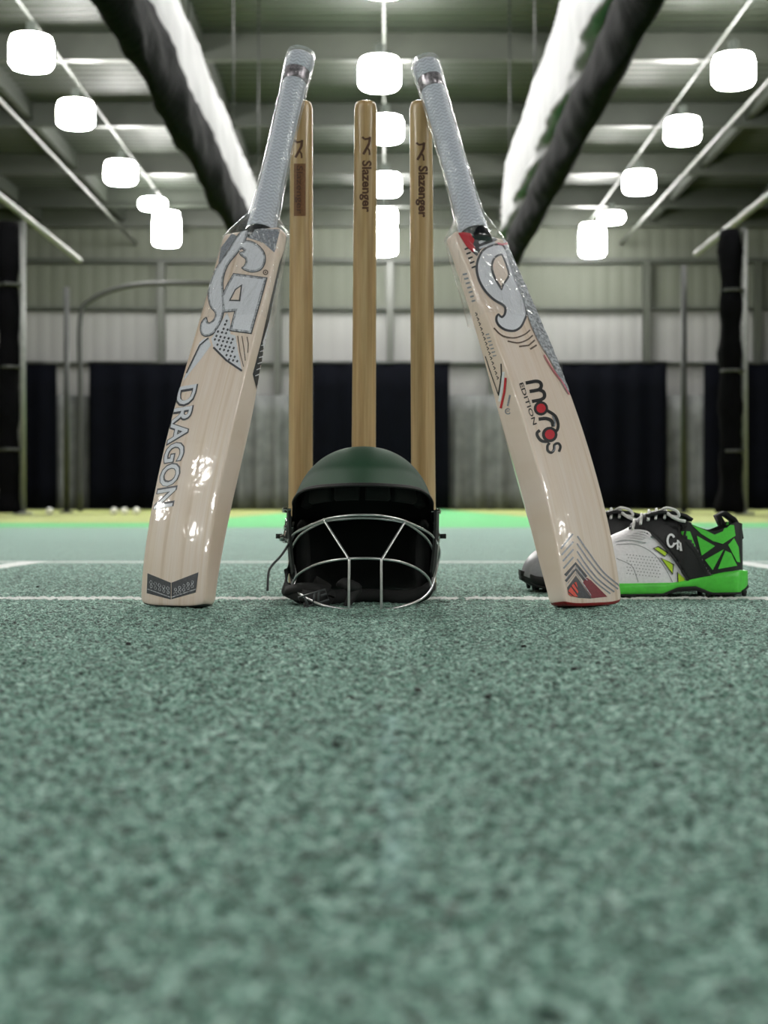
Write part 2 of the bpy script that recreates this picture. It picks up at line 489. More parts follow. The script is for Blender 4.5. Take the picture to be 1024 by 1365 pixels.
    mesh_obj('handle_top', V2, F2, M['grip'], root, uv=uvh)
    # clear film sleeve: tight round the handle, flaring to the shoulders and over the top of the blade
    frings = []; m = 48
    rnd = random.Random(3 if side > 0 else 5)
    tab = [(L+.004, .55), (L+.0035, .95), (L-.01, 1.0), (L-.06, 1), (Lb+.12, 1), (Lb+.07, 1), (Lb+.035, 1)]
    for s, k in tab:
        base = .0218 if s > L-.03 else interp(s, [(Lb+.03, .0222), (Lb+.07, .0200), (Lb+.12, .0189), (L-.07, .0192), (L-.03, .0215)])
        frings.append([O+a*s+(u*math.cos(2*PI*j/m)+n*math.sin(2*PI*j/m))*(base*k+rnd.uniform(0, .0007)) for j in range(m)])
    for s in (Lb+.012, Lb-.004, Lb-.02, Lb-.05, Lb-.08, Lb-.11, Lb-.14):
        w = wid(min(s, Lb-.016))+.0022; F = f(s)+.0012; B = F-edge(s)-spine(s)*.6-.004
        q = 1.0 if s <= Lb-.004 else .72
        c = (F+B)/2*(1 if q == 1 else .6); hh = (F-B)/2; hw = w
        if q < 1: hw = w*.74; hh = max(.022, hh*.95)
        R = []
        for j in range(m):
            t = 2*PI*j/m; e = .35 if s < Lb else .7
            cx = math.copysign(abs(math.cos(t))**e, math.cos(t)); sx = math.copysign(abs(math.sin(t))**e, math.sin(t))
            R.append(O+a*s+u*cx*hw+n*(c+sx*hh)+(u*cx+n*sx).normalized()*rnd.uniform(0, .0012))
        frings.append(R)
    V2, F2 = loft(frings, cap=False)
    o = mesh_obj('clear_wrap', V2, F2, M['film'], root); o['label'] = 'crinkled clear plastic film'
    return root, bvh, blade

PL = dict(Ox=-.2703, Oy=1.8382, Oz=.0015, ax=.1724, ay=.3164, phi=-.53, k1=.0274, f0=.021, Lb=.5483, L=.8551, W=.1066, Wt=.099, k2=.0335, k3=.0316, k4=.0086,
          c=0, toe_n=2, edge=[(0, .021), (.15, .030), (.35, .037), (.5, .037), (.7, .027), (.85, .022), (1, .020)])
PR = dict(Ox=.2572, Oy=1.8434, Oz=.0005, ax=-.229, ay=.3083, phi=.6628, k1=.0307, f0=.0114, Lb=.5580, L=.8568, W=.1063, Wt=.0988, k2=.044, k3=.0441, k4=.0249,
          c=0, toe_n=3, edge=[(0, .026), (.15, .038), (.35, .042), (.5, .041), (.7, .032), (.85, .025), (1, .020)])
batL, bvL, _ = make_bat(PL, 1, M['willow_a'], M['toe_rubber'], 'wooden cricket bat on the left, silver letters down the blade, leaning on a stump')
batR, bvR, _ = make_bat(PR, -1, M['willow_b'], M['red_rubber'], 'wooden cricket bat on the right with red toe and red stickers, beside the shoes')

# ---- art on the left bat
c2 = crop(170, 290, 4.452); c3 = crop(170, 540, 4.452)
A_out = [(628, 330), (832, 356), (738, 692), (604, 675), (634, 560), (566, 566), (556, 470), (590, 398)]
hook = curve2([(700, 135), (760, 150), (812, 200), (822, 262), (795, 312), (745, 328), (700, 318), (676, 300), (694, 282), (700, 250), (672, 228), (664, 208), (690, 196), (650, 170)], 4, True)
body = curve2([(716, 60), (700, 150), (655, 215), (600, 285), (572, 370), (574, 460), (576, 560), (548, 640), (512, 692), (470, 708), (440, 696), (430, 660), (440, 615), (470, 590), (482, 622), (510, 605), (520, 570), (490, 530), (476, 460), (490, 380), (530, 290), (600, 190), (660, 95)], 4, True)
decal('logo_outline', [hook, body, A_out], M['dark_sticker'], bvL, batL, .0004, conv=c2)
def shrink(poly, d):
    P = [Vector((p[0], p[1])) for p in poly]; n = len(P); A = sum(P[i].x*P[(i+1) % n].y-P[(i+1) % n].x*P[i].y for i in range(n))
    sg = 1 if A > 0 else -1; out = []
    for i in range(n):
        e1 = (P[i]-P[i-1]); e2 = (P[(i+1) % n]-P[i])
        if e1.length < 1e-6 or e2.length < 1e-6: out.append(tuple(P[i])); continue
        e1.normalize(); e2.normalize()
        m = Vector((-(e1.y+e2.y), e1.x+e2.x)); 
        if m.length < 1e-3: out.append(tuple(P[i])); continue
        m.normalize(); k = max(.5, m.dot(Vector((-e1.y, e1.x))))
        out.append(tuple(P[i]+m*sg*d/k))
    return out
holeA = [(640, 428), (684, 398), (672, 500), (604, 498)]
decal('logo_edge', [shrink(hook, 5), shrink(body, 5), shrink(A_out, 5)], M['silver_bright'], bvL, batL, .0007, conv=c2)
decal('logo_letters', [shrink(hook, 14), shrink(body, 13), shrink(A_out, 16)], M['silver'], bvL, batL, .0010, conv=c2)
decal('letter_hole_edge', [holeA], M['dark_sticker'], bvL, batL, .0013, conv=c2)
decal('letter_hole_fill', [shrink(holeA, 8)], M['willow_a'], bvL, batL, .0015, conv=c2)
tail = [(592, 566), (545, 640), (498, 722), (512, 772), (590, 850), (682, 912), (656, 790), (642, 702), (612, 692), (610, 610)]
decal('tail_panel', [tail, [(482, 712), (496, 758), (440, 836), (378, 912), (330, 975), (352, 915), (400, 812), (430, 740), (452, 722)]], M['silver'], bvL, batL, .0004, conv=c2)
def inside(p, poly):
    x, y = p; c = False; j = len(poly)-1
    for i in range(len(poly)):
        if (poly[i][1] > y) != (poly[j][1] > y) and x < (poly[j][0]-poly[i][0])*(y-poly[i][1])/(poly[j][1]-poly[i][1])+poly[i][0]: c = not c
        j = i
    return c
dots = []
for i in range(-2, 14):
    for j in range(0, 12):
        cx = 470+i*24+(j % 2)*12+j*3; cy = 590+j*26+i*5
        if all(inside((cx+dx, cy+dy), tail) for dx, dy in ((13, 0), (-13, 0), (0, 14), (0, -14))):
            dots.append([(cx-8, cy+2), (cx, cy-9), (cx+8, cy-2), (cx, cy+9)])
decal('tail_checks', dots, M['dark_sticker'], bvL, batL, .0008, conv=c2)
decal('tail_trim', stroke([(512, 772), (590, 850), (682, 912)], 12)+stroke([(482, 716), (430, 760), (352, 925)], 7), M['dark_sticker'], bvL, batL, .0010, conv=c2)
decal('fine_lines', stroke([(655, 702), (668, 800), (690, 886)], 5)+stroke([(680, 704), (692, 780), (700, 850)], 5)+stroke([(710, 708), (718, 750), (714, 804)], 5), M['brown_line'], bvL, batL, .0004, conv=c2)
decal('top_panel', [[(706, 62), (906, 70), (872, 208), (806, 150), (708, 118)], [(555, 180), (620, 95), (650, 110), (560, 250), (540, 270)]], M['steel_sticker'], bvL, batL, .0004, conv=c2)
decal('top_panel_lines', [q for k in range(6) for q in stroke([(716+k*30, 90+k*2), (746+k*26, 122+k*14)], 9)]+stroke([(706, 68), (904, 76)], 8), M['silver_bright'], bvL, batL, .0007, conv=c2)
decal('round_mark', stroke(arc(820, 326, 13, 0, 360)[:-1], 6, True)+[arc(820, 326, 5, 0, 350)], M['brown_line'], bvL, batL, .0004, conv=c2)
o0 = (238, 517); xd = (-33, 163); yd = (24, -4)
decal('side_word_shadow', text2('DRAGON', (239.2, 516), xd, yd, .055), M['dark_sticker'], bvL, batL, .0004)
decal('side_word', text2('DRAGON', (239.2, 516), xd, yd, 0.012), M['silver'], bvL, batL, .0008)
decal('toe_sticker', [[(120, 998), (258, 1054), (258, 1154), (115, 1116)], [(262, 1054), (422, 992), (406, 1112), (262, 1152)]], M['dark_sticker'], bvL, batL, .0004, conv=c3)
hexs = []
for k in range(5):
    for j in range(2):
        x = 140+k*25; y = 1050+k*9+j*24
        hexs += stroke([(x-8+j*4, y), (x, y-9), (x+9, y-2), (x+8, y+9), (x, y+12)], 3.5, True)
        x = 284+k*25; y = 1118-k*11-j*24
        hexs += stroke([(x-8+j*4, y), (x, y-9), (x+9, y-4), (x+8, y+7), (x, y+10)], 3.5, True)
decal('toe_sticker_mesh', hexs+stroke([(116, 1090), (256, 1140)], 5)+stroke([(264, 1140), (408, 1092)], 5), M['silver_bright'], bvL, batL, .0007, conv=c3)
decal('edge_sticker', [[(930, 190), (952, 190), (905, 470), (868, 640), (806, 860), (766, 1022), (742, 930), (792, 740), (846, 500), (900, 270)], [(946, 90), (962, 84), (955, 160), (934, 190)]], M['dark_sticker'], bvL, batL, .0004, conv=c2)
decal('edge_sticker_silver', [[(900, 380), (916, 360), (880, 540), (836, 690), (806, 780), (800, 740), (842, 600)]]+[q for k in range(6) for q in stroke([(756+k*7, 940-k*36), (778+k*9, 930-k*36)], 5)], M['silver'], bvL, batL, .0007, conv=c2)

# ---- art on the right bat
c5 = crop(590, 290, 5.055); c6 = crop(640, 540, 4.876)
decal('corner_dark', [[(120, 120), (332, 96), (372, 150), (262, 212), (232, 262), (196, 232)]], M['dark_sticker'], bvR, batR, .0004, conv=c5)
decal('corner_red', [[(104, 106), (206, 92), (196, 130), (214, 150), (204, 180), (222, 214), (204, 236), (160, 196)]], M['red_print'], bvR, batR, .0007, conv=c5)
decal('corner_stripes', stroke([(244, 172), (346, 126)], 18)+stroke([(246, 208), (352, 168)], 14)+stroke([(228, 128), (330, 96)], 7), M['silver'], bvR, batR, .0007, conv=c5)
decal('comb_lines', [q for k in range(5) for q in stroke([(148+k*12, 216+k*31), (178+k*12, 204+k*31)], 12)], M['black_print'], bvR, batR, .0004, conv=c5)
Cb = curve2([(398, 176), (330, 182), (270, 215), (232, 280), (222, 352), (240, 430), (282, 502), (340, 560), (408, 602), (414, 640), (398, 664), (378, 646), (358, 664), (356, 700), (378, 738), (424, 766), (482, 772), (530, 745), (560, 690), (574, 640), (556, 560), (520, 440), (470, 300), (430, 210)], 4, True)
decal('logo_outline', [Cb], M['dark_sticker'], bvR, batR, .0004, conv=c5)
decal('logo_letter', [shrink(Cb, 15)], M['silver'], bvR, batR, .0007, conv=c5)
hole = curve2([(396, 246), (345, 268), (322, 330), (338, 400), (366, 452), (396, 494), (412, 458), (450, 398), (440, 340), (418, 280)], 4, True)
decal('letter_hole_edge', [hole], M['dark_sticker'], bvR, batR, .0010, conv=c5)
decal('letter_hole_fill', [shrink(hole, 14)], M['willow_b'], bvR, batR, .0013, conv=c5)
decal('under_lines', stroke(curve2([(345, 745), (400, 795), (480, 812), (550, 790), (590, 758)]), 10)+stroke(curve2([(438, 834), (510, 845), (570, 825), (608, 794)]), 10)+stroke([(515, 870), (580, 862), (622, 826)], 11)+stroke([(590, 888), (634, 860)], 12), M['brown_line'], bvR, batR, .0004, conv=c5)
decal('foil_strip', [curve2([(396, 100), (470, 170), (530, 330), (600, 490), (700, 700), (800, 960), (852, 1190), (800, 1120), (720, 960), (650, 850), (590, 720), (540, 560), (480, 400), (430, 250)], 3, True)], M['silver_bright'], bvR, batR, .0014, conv=c5)
for q, w_ in (([(680, 930), (740, 1030), (800, 1110), (850, 1196)], 7), ([(366, 176), (400, 186), (450, 172)], 12)): decal('pink_line', stroke(curve2(q), w_), M['pink'], bvR, batR, .0018, conv=c5)
decal('word_letters', stroke(curve2([(560, 1116), (635, 1104), (664, 1124), (652, 1158), (586, 1173)]), 23)+stroke(curve2([(650, 1160), (680, 1176), (686, 1208), (662, 1228), (602, 1240)]), 23), M['black_print'], bvR, batR, .0004, conv=c5)
decal('word_letters_end', stroke(arc(395, 22, 36, 0, 340, 16), 22, True)+stroke(curve2([(380, 92), (430, 88), (465, 105), (474, 142)]), 22)
      + stroke(curve2([(436, 36), (486, 70), (506, 118), (502, 160), (480, 176)]), 20)+stroke(arc(452, 192, 40, 0, 340, 16), 22, True)
      + stroke(curve2([(446, 238), (402, 234), (376, 208), (370, 182), (388, 164)]), 20)
      + stroke(curve2([(512, 304), (522, 272), (508, 250), (484, 258), (480, 290), (462, 310), (440, 296), (438, 266), (452, 246)]), 17), M['black_print'], bvR, batR, .0004, conv=c6)
for q, w_ in (([(468, 70), (484, 105), (482, 140)], 9), ([(486, 262), (482, 290), (466, 304)], 6)): decal('letter_highlight', stroke(curve2(q), w_), M['steel_sticker'], bvR, batR, .0008, conv=c6)
for q in ((395, 22, 30), (452, 192, 32)): decal('word_dot', [arc(*q, 0, 350, 20)], M['red_print'], bvR, batR, .0007, conv=c6)
decal('small_word', text2('EDITION', (692.2, 511.5), (18.6, 55.5), (5.0, -1.8), .01), M['black_print'], bvR, batR, .0004)
tl = []
for a_, b_ in (((602, 838), (524, 935)), ((606, 888), (530, 975)), ((606, 938), (538, 1015)), ((606, 988), (542, 1062))): tl += stroke([a_, b_], 11)
for q in ([(632, 852), (700, 950), (800, 1085), (912, 1180)], [(630, 900), (700, 1000), (790, 1110), (896, 1196)], [(630, 950), (690, 1040), (770, 1135), (872, 1214)], [(630, 1000), (680, 1068), (750, 1150), (846, 1226)]): tl += stroke(curve2(q), 10)
decal('toe_lines', tl, M['steel_sticker'], bvR, batR, .0004, conv=c6)
decal('toe_triangle', [[(566, 1186), (622, 1108), (724, 1258), (640, 1254), (575, 1232)]]+stroke([(553, 1108), (620, 1030), (690, 1118)], 20)+stroke([(556, 1146), (620, 1068), (690, 1154)], 17), M['dark_sticker'], bvR, batR, .0004, conv=c6)
decal('toe_crimson', [[(690, 1120), (720, 1140), (826, 1246), (724, 1256), (664, 1158)]], M['crimson'], bvR, batR, .0007, conv=c6)
decal('toe_chevron_light', stroke([(556, 1130), (620, 1050), (694, 1140)], 5)+stroke([(560, 1168), (620, 1090), (720, 1240)], 5), M['silver_bright'], bvR, batR, .0010, conv=c6)
decal('toe_orange', [[(570, 1208), (588, 1182), (634, 1246), (612, 1246)], [(592, 1176), (604, 1160), (636, 1212), (632, 1226)], [(568, 1216), (602, 1246), (578, 1236)], [(610, 1154), (624, 1150), (632, 1190)]], M['orange_print'], bvR, batR, .0010, conv=c6)
ed = []
for k in range(7): ed += stroke([(138+k*10, 385+k*30), (168+k*9, 378+k*30)], 12)
decal('edge_print', ed, M['steel_sticker'], bvR, batR, .0004, conv=c5); ed = []
for k in range(7): ed += stroke([(292+k*8, 790+k*24), (316+k*8, 784+k*24)], 8)
decal('edge_print', ed, M['steel_sticker'], bvR, batR, .0004, conv=c5)
ed = []
for k in range(14):
    x = 222+k*11; y = 640+k*33; ed += stroke([(x, y), (x+14, y+12), (x+4, y+22)], 7)
decal('edge_marks', ed+stroke([(290, 935), (320, 1030), (376, 1190)], 6)+stroke([(396, 985), (398, 1060), (378, 1200)], 9), M['black_print'], bvR, batR, .0004, conv=c5)
decal('edge_white_stripe', stroke([(412, 1040), (404, 1130), (384, 1240)], 16), M['white_print'], bvR, batR, .0004, conv=c5)
decal('edge_red_stripe', stroke([(428, 1080), (418, 1180), (394, 1285)], 14), M['red_print'], bvR, batR, .0007, conv=c5)
decal('edge_emblem', stroke(arc(442, 1306, 18, 30, 320, 10), 7)+stroke([(456, 1196), (440, 1270)], 12)+stroke([(436, 1304), (452, 1304)], 6), M['steel_sticker'], bvR, batR, .0004, conv=c5)

# ------------------------------------------------------------------ stumps
def make_stump(xt, xb, label, kind):
    Ys = 2.12; b = Vector(((xb-512)/FPX*Ys, Ys, 0)); t = Vector(((xt-512)/FPX*Ys, Ys, .7335))
    root = thing('stump', label, 'stump', b, 'stumps of the wicket')
    prof = [(.0150, 0), (.0182, .002), (.0182, .05), (.0178, .3), (.0170, .6), (.0167, .722), (.0160, .7285), (.0140, .7320), (.0105, .7335)]
    V, Fc = lathe(b, prof, 40, (t-b))
    # bail groove across the top
    for v in V:
        if v.z > .726 and abs(v.y-Ys) < .004: v.z -= .003
    body = mesh_obj('shaft', V, Fc, M['stump'], root, autos=60)
    ft, ff = lathe(b, [(.004, 0), (.0188, .0), (.0190, .004), (.0190, .018), (.0184, .019)], 32, (t-b))
    mesh_obj('metal_ferrule', ft, ff, M['steel'], root, autos=40)
    return root, BVHTree.FromPolygons(V, Fc)
sL, bsL = make_stump(402, 400.5, 'light wooden stump on the left with a solid brown stamped block near its top', 0)
sM, bsM = make_stump(487.5, 484, 'middle wooden stump of the wicket, rising straight behind the green helmet', 1)
sR, bsR = make_stump(561, 565.5, 'wooden stump on the right, holding up the bat with red stickers', 2)
cs = crop(370, 120, 4.267)
def cat_mark(dx, dy): return stroke([(790+dx, 300+dy), (806+dx, 312+dy), (828+dx, 308+dy)], 12)+stroke([(834+dx, 298+dy), (830+dx, 335+dy), (816+dx, 362+dy), (796+dx, 398+dy)], 14)+stroke([(818+dx, 360+dy), (830+dx, 376+dy), (832+dx, 402+dy)], 10)
decal('stamped_animal', cat_mark(0, 0), M['burn_dark'], bsR, sR, .0003, conv=cs, step=3)
decal('stamped_word', text2('Slazenger', (558.5, 221), (0, 69), (11.5, 0), .035), M['burn_dark'], bsR, sR, .0003, step=3)
decal('stamped_animal', cat_mark(-308, -32), M['burn_dark'], bsM, sM, .0003, conv=cs, step=3)
decal('stamped_word', text2('Slazenger', (483.5, 214), (0, 69), (11.5, 0), .03), M['burn_dark'], bsM, sM, .0003, step=3)
decal('stamped_animal', cat_mark(-694, -14), M['burn_dark'], bsL, sL, .0003, conv=cs, step=3)
decal('stamped_block', [[(392, 218), (407.5, 218), (407.5, 288), (392, 288)]], M['burn'], bsL, sL, .0003, step=3)
decal('stamped_word', text2('Slazenger', (396, 221), (0, 64), (7.6, 0), .01), M['burn_dark'], bsL, sL, .0006, step=3)

# ------------------------------------------------------------------ helmet
HX, HY = -.0287, 1.965
hel = thing('cricket_helmet', 'dark green cricket helmet with steel face grille, resting on the turf before the stumps', 'helmet', (HX, HY, 0))
def shell_rings(grow=0.0, lowcut=None):
    N = 96; J = 26; rings = []
    for j in range(J+1):
        R = []
        for i in range(N):
            th = 2*PI*i/N; fr = -math.sin(th)              # fr=1 towards the camera
            cx, cy = math.cos(th), math.sin(th)
            rx, ry = .0965+grow, (.108 if cy < 0 else .106)+grow; zt = .2145+grow; zc = .118
            # lower edge: high over the face, lower at sides, low at the back
            sd = abs(cx)
            zb = smooth(fr, [(-1, .045), (-.5, .055), (-.15, .085), (.1, .128), (.3, .140), (.6, .1535), (1, .160)])
            pk = 0 if fr < .12 else ((fr-.12)/.88)**.7
            t = j/J
            ph = math.acos(max(-1, min(1, (zb-zc)/(zt-zc))))*t if zb > zc else None
            if zb > zc: f_r = math.sin(ph); z = zc+(zt-zc)*math.cos(ph)
            else:
                phm = PI/2; q = (PI/2*(zt-zc)); tot = q+(zc-zb)*PI/2
                d = t*tot
                if d < q: f_r = math.sin(d/q*PI/2); z = zc+(zt-zc)*math.cos(d/q*PI/2)
                else: z = zc-(d-q)/(tot-q)*(zc-zb); f_r = 1-.10*((zc-z)/(zc-.04))**2
            f_r = f_r**.93
            # peak: the last fifth runs forward and flattens
            ext = .034*pk*max(0, (t-.72)/.28)**1.3
            x = HX+cx*(rx*f_r); y = HY+cy*ry*f_r-ext
            if pk > 0: z -= .001*pk*max(0, (t-.8)/.2); x += cx*.006*max(0, (t-.75)/.25)*min(1, pk*2)
            R.append(Vector((x, y, z)))
        rings.append(R)
    return rings
rg = shell_rings(); inn = shell_rings(-.0035)
for R in inn:
    pass
V, Fc = loft(rg+inn[::-1], cap=False)
fm = [0 if q[0] < len(rg[0])*26 else 1 for q in Fc]
fm = [(0 if min(q) < len(rg[0])*25+1 else 1) for q in Fc]
shell = mesh_obj('shell', V, Fc, [M['helmet_green'], M['helmet_in']], hel, fmat=fm)
# rolled rim round the shell's edge
rim = [p.copy() for p in rg[-1]]
tv, tf = tube_mesh(rim, .0016, 8, True); mesh_obj('rim', tv, tf, M['helmet_in'], hel)
# crown vents / ridge of the shell
# inside: foam liner pads
for k, (a0, a1) in enumerate(((-148, -120), (-116, -93), (-87, -64), (-60, -32), (-26, 10), (170, 206))):
    rr = []
    for s in range(9):
        th = math.radians(a0+(a1-a0)*s/8); c, sn = math.cos(th), math.sin(th)
        ox, oy = HX+c*.086, HY+sn*.094; ix, iy = HX+c*.072, HY+sn*.080
        zl = .128+.012*max(0, -sn); zh = zl+.03
        rr.append([Vector((ox, oy, zl+.003)), Vector(((ox+ix)/2, (oy+iy)/2, zl)), Vector((ix, iy, zl+.003)), Vector((ix*.99+HX*.01, iy*.99+HY*.01, zh)), Vector((ox*.97+HX*.03, oy*.97+HY*.03, zh))])
    v, f = loft(rr); mesh_obj('liner_pad', v, f, M['pad'], hel)
# padded lining behind, and the ring of cloth padding near the ground
rr = []
for s in range(41):
    th = math.radians(-22+224*s/40); c, sn = math.cos(th), math.sin(th)
    R = []
    for k in range(12):
        g = 2*PI*k/12; rad = .0865+.010*math.cos(g)
        R.append(Vector((HX+c*rad, HY+sn*(rad+.012), .062+.052*math.sin(g))))
    rr.append(R)
v, f = loft(rr); mesh_obj('inner_padding', v, f, M['pad'], hel)
pts = []
for s in range(13):
    th = math.radians(-50-80*s/12)
    pts.append((HX+.075*math.cos(th)*(1.25), HY-.045+.05*math.sin(th)+.03, .028-.012*math.sin(PI*s/12)))
# ear guards
for sx in (-1, 1):
    rr = []
    for s in range(11):
        t = s/10; yy = HY-.062+.085*t; R = []
        top = .126-.01*t; bot = .026+.030*abs(t-.45)**1.5*2
        bul = .0985+.005*math.sin(PI*t)
        for k in range(9):
            q = k/8; z = bot+(top-bot)*q; R.append(Vector((HX+sx*(bul-.006*abs(1-q)**2+.0005), yy, z)))
        for k in range(8, -1, -1):
            q = k/8; z = bot+(top-bot)*q; R.append(Vector((HX+sx*(bul-.006*abs(1-q)**2-.003), yy, z)))
        rr.append(R)
    v, f = loft(rr); mesh_obj('ear_guard', v, f, M['plastic_black'], hel, autos=40)
# grille
def G(x, y, Y):
    return at(340+x/3.793, 580+y/3.793, Y)
WR = .00165
gr = link(bpy.data.objects.new('face_grille', None)); gr.parent = hel; gr.empty_display_size = .03
def wire(name, pts, r=WR, sub=8):
    v, f = tube_mesh(pts, r, 10, sub=sub); return mesh_obj(name, v, f, M['wire'], gr)
wire('upper_bar', [G(196, 470, 1.945), G(165, 535, 1.925), G(210, 490, 1.893), G(345, 430, 1.848), G(450, 409, 1.828), G(550, 404, 1.822), G(650, 409, 1.827), G(760, 436, 1.845), G(880, 495, 1.89), G(926, 550, 1.925), G(905, 485, 1.945)])
wire('upper_bar', [G(176, 640, 1.93), G(185, 575, 1.91), G(235, 500, 1.887), G(345, 440, 1.852), G(450, 424, 1.832), G(550, 419, 1.826), G(650, 425, 1.831), G(760, 446, 1.849), G(860, 515, 1.885), G(905, 590, 1.915), G(912, 640, 1.93)])
wire('middle_bar', [G(184, 770, 1.905), G(215, 708, 1.875), G(300, 658, 1.845), G(400, 633, 1.822), G(475, 625, 1.815), G(560, 623, 1.812), G(640, 627, 1.815), G(730, 640, 1.825), G(820, 675, 1.85), G(875, 722, 1.875), G(893, 775, 1.905)])
wire('lower_bar', [G(178, 640, 1.94), G(182, 720, 1.925), G(205, 785, 1.885), G(310, 848, 1.83), G(400, 872, 1.813), G(475, 882, 1.809), G(560, 885, 1.808), G(640, 884, 1.809), G(730, 870, 1.816), G(830, 835, 1.84), G(885, 785, 1.885), G(908, 720, 1.925), G(926, 640, 1.94), G(934, 590, 1.935), G(924, 548, 1.93)])
wire('upright', [G(345, 424, 1.848), G(410, 526, 1.83), G(472, 622, 1.814), G(476, 640, 1.812), G(475, 760, 1.808), G(475, 884, 1.8085)], sub=4)
wire('upright', [G(762, 432, 1.846), G(700, 532, 1.83), G(645, 622, 1.814), G(639, 640, 1.812), G(639, 760, 1.808), G(639, 886, 1.8085)], sub=4)
wire('side_stay', [G(196, 440, 1.95), G(168, 560, 1.93), G(176, 600, 1.93), G(205, 700, 1.915), G(192, 770, 1.905)], sub=5)
wire('side_stay', [G(905, 440, 1.95), G(925, 560, 1.93), G(915, 640, 1.93), G(900, 720, 1.915), G(893, 775, 1.905)], sub=5)
# fixings on the sides
def screw(x, y, Y, sx, r=.0042, L_=.006):
    c = G(x, y, Y); v, f = lathe(c, [(.001, L_), (r*.8, L_), (r, L_*.6), (r, 0), (r*.5, -.001), (r*.5, -.006)], 14, Vector((sx, -.35, 0)))
    mesh_obj('screw', v, f, M['steel'], hel, autos=40)
screw(160, 378, 1.95, -1); screw(168, 468, 1.93, -1); screw(145, 520, 1.93, -1, .005); screw(916, 386, 1.95, 1); screw(918, 512, 1.93, 1)
for sx, x in ((-1, 122), (1, 950)):
    c = G(x, 511, 1.93)
    v, f = join(lathe(c, [(.0028, -.004), (.0034, 0), (.0022, .003), (.001, .004)], 12, Vector((sx, 0, 0))), box(c.x-.0045, c.x+.0045, c.y-.001, c.y+.001, c.z-.0032, c.z+.0032, .0008))
    mesh_obj('wing_nut', v, f, M['plastic_black'], hel)
    p = [G(166 if sx < 0 else 914, 425, 1.955), G(160 if sx < 0 else 918, 480, 1.94), G(150 if sx < 0 else 922, 540, 1.93)]
    v, f = tube_mesh(p, .0035, 8, sub=3); mesh_obj('grille_bracket', v, f, M['steel'], hel)
# loose strap end and cords on the left
def ribbon(pts, w, th, wd=Vector((0, 1, 0))):
    rr = []; P = [Vector(p) for p in pts]
    for i, p in enumerate(P):
        d = (P[min(i+1, len(P)-1)]-P[max(i-1, 0)]).normalized(); nn = d.cross(wd).normalized(); w_ = nn.cross(d).normalized()
        rr.append([p+w_*w/2+nn*th/2, p-w_*w/2+nn*th/2, p-w_*w/2-nn*th/2, p+w_*w/2-nn*th/2])
    return loft(rr)
def crom(pts, sub=6):
    P = [Vector(p) for p in pts]; out = []
    for i in range(len(P)-1):
        p0 = P[i-1] if i else P[0]*2-P[1]; p1, p2 = P[i], P[i+1]; p3 = P[i+2] if i+2 < len(P) else P[-1]*2-P[-2]
        for k in range(sub):
            t = k/sub; out.append(.5*((2*p1)+(p2-p0)*t+(2*p0-5*p1+4*p2-p3)*t*t+(3*p1-p0-3*p2+p3)*t**3))
    return out+[P[-1]]
v, f = tube_mesh([G(200, 500, 1.92), G(165, 560, 1.91), G(130, 612, 1.905), G(85, 660, 1.90), G(68, 700, 1.895), G(63, 788, 1.89)], .0016, 8, sub=6)
mesh_obj('loose_cord', v, f, M['cord'], hel)
v, f = ribbon(crom([G(185, 620, 1.93), G(165, 700, 1.93), G(150, 770, 1.91), G(190, 800, 1.885), G(250, 812, 1.862), G(320, 822, 1.85), G(372, 790, 1.86), G(300, 740, 1.90)]), .016, .002, Vector((.3, .3, 1)))
mesh_obj('chin_strap', v, f, M['strap'], hel)
v, f = ribbon(crom([G(150, 790, 1.90), G(230, 770, 1.875), G(330, 778, 1.862), G(385, 815, 1.85), G(330, 860, 1.848), G(250, 872, 1.84)]), .013, .003, Vector((.1, .6, .8)))
mesh_obj('chin_strap', v, f, M['strap'], hel)
# buckle
bc = G(296, 826, 1.834); ex = (G(362, 800, 1.834)-G(232, 848, 1.834)).normalized(); ez = Vector((0, 1, 0)).cross(ex)*-1; ez = ez if ez.z > 0 else -ez
def bpt(p, q, d=0): return bc+ex*p+ez*q+Vector((0, -d, 0))
bk = []
for pts in ([(-.018, -.007), (.018, -.008), (.018, .006), (-.018, .008)], [(-.010, -.007), (-.010, .007)], [(-.003, -.007), (.004, .007)], [(.004, -.007), (.010, .007)], [(.010, .0), (.018, .0)]):
    bk.append(tube_mesh([bpt(*q) for q in pts], .0013, 8, closed=len(pts) > 2))
v, f = join(*bk); mesh_obj('buckle', v, f, M['cord'], hel)
v, f = tube_mesh([G(420, 760, 1.87), G(450, 748, 1.862), G(485, 765, 1.858), G(520, 775, 1.862), G(500, 800, 1.86), G(470, 850, 1.85), G(455, 872, 1.85)], [.004, .007, .009, .006, .008, .005, .003], 8, sub=4)
mesh_obj('chin_cup', v, f, M['strap'], hel)
# low ring of dark padding that closes the helmet to the ground
v, f = tube_mesh([G(165, 770, 1.92), G(230, 815, 1.90), G(330, 825, 1.90), G(470, 815, 1.92), G(620, 812, 1.93), G(760, 822, 1.91), G(850, 800, 1.90), G(890, 760, 1.93)], [.007, .010, .011, .010, .009, .010, .010, .007], 10, sub=5)
mesh_obj('chin_padding', v, f, M['pad'], hel)

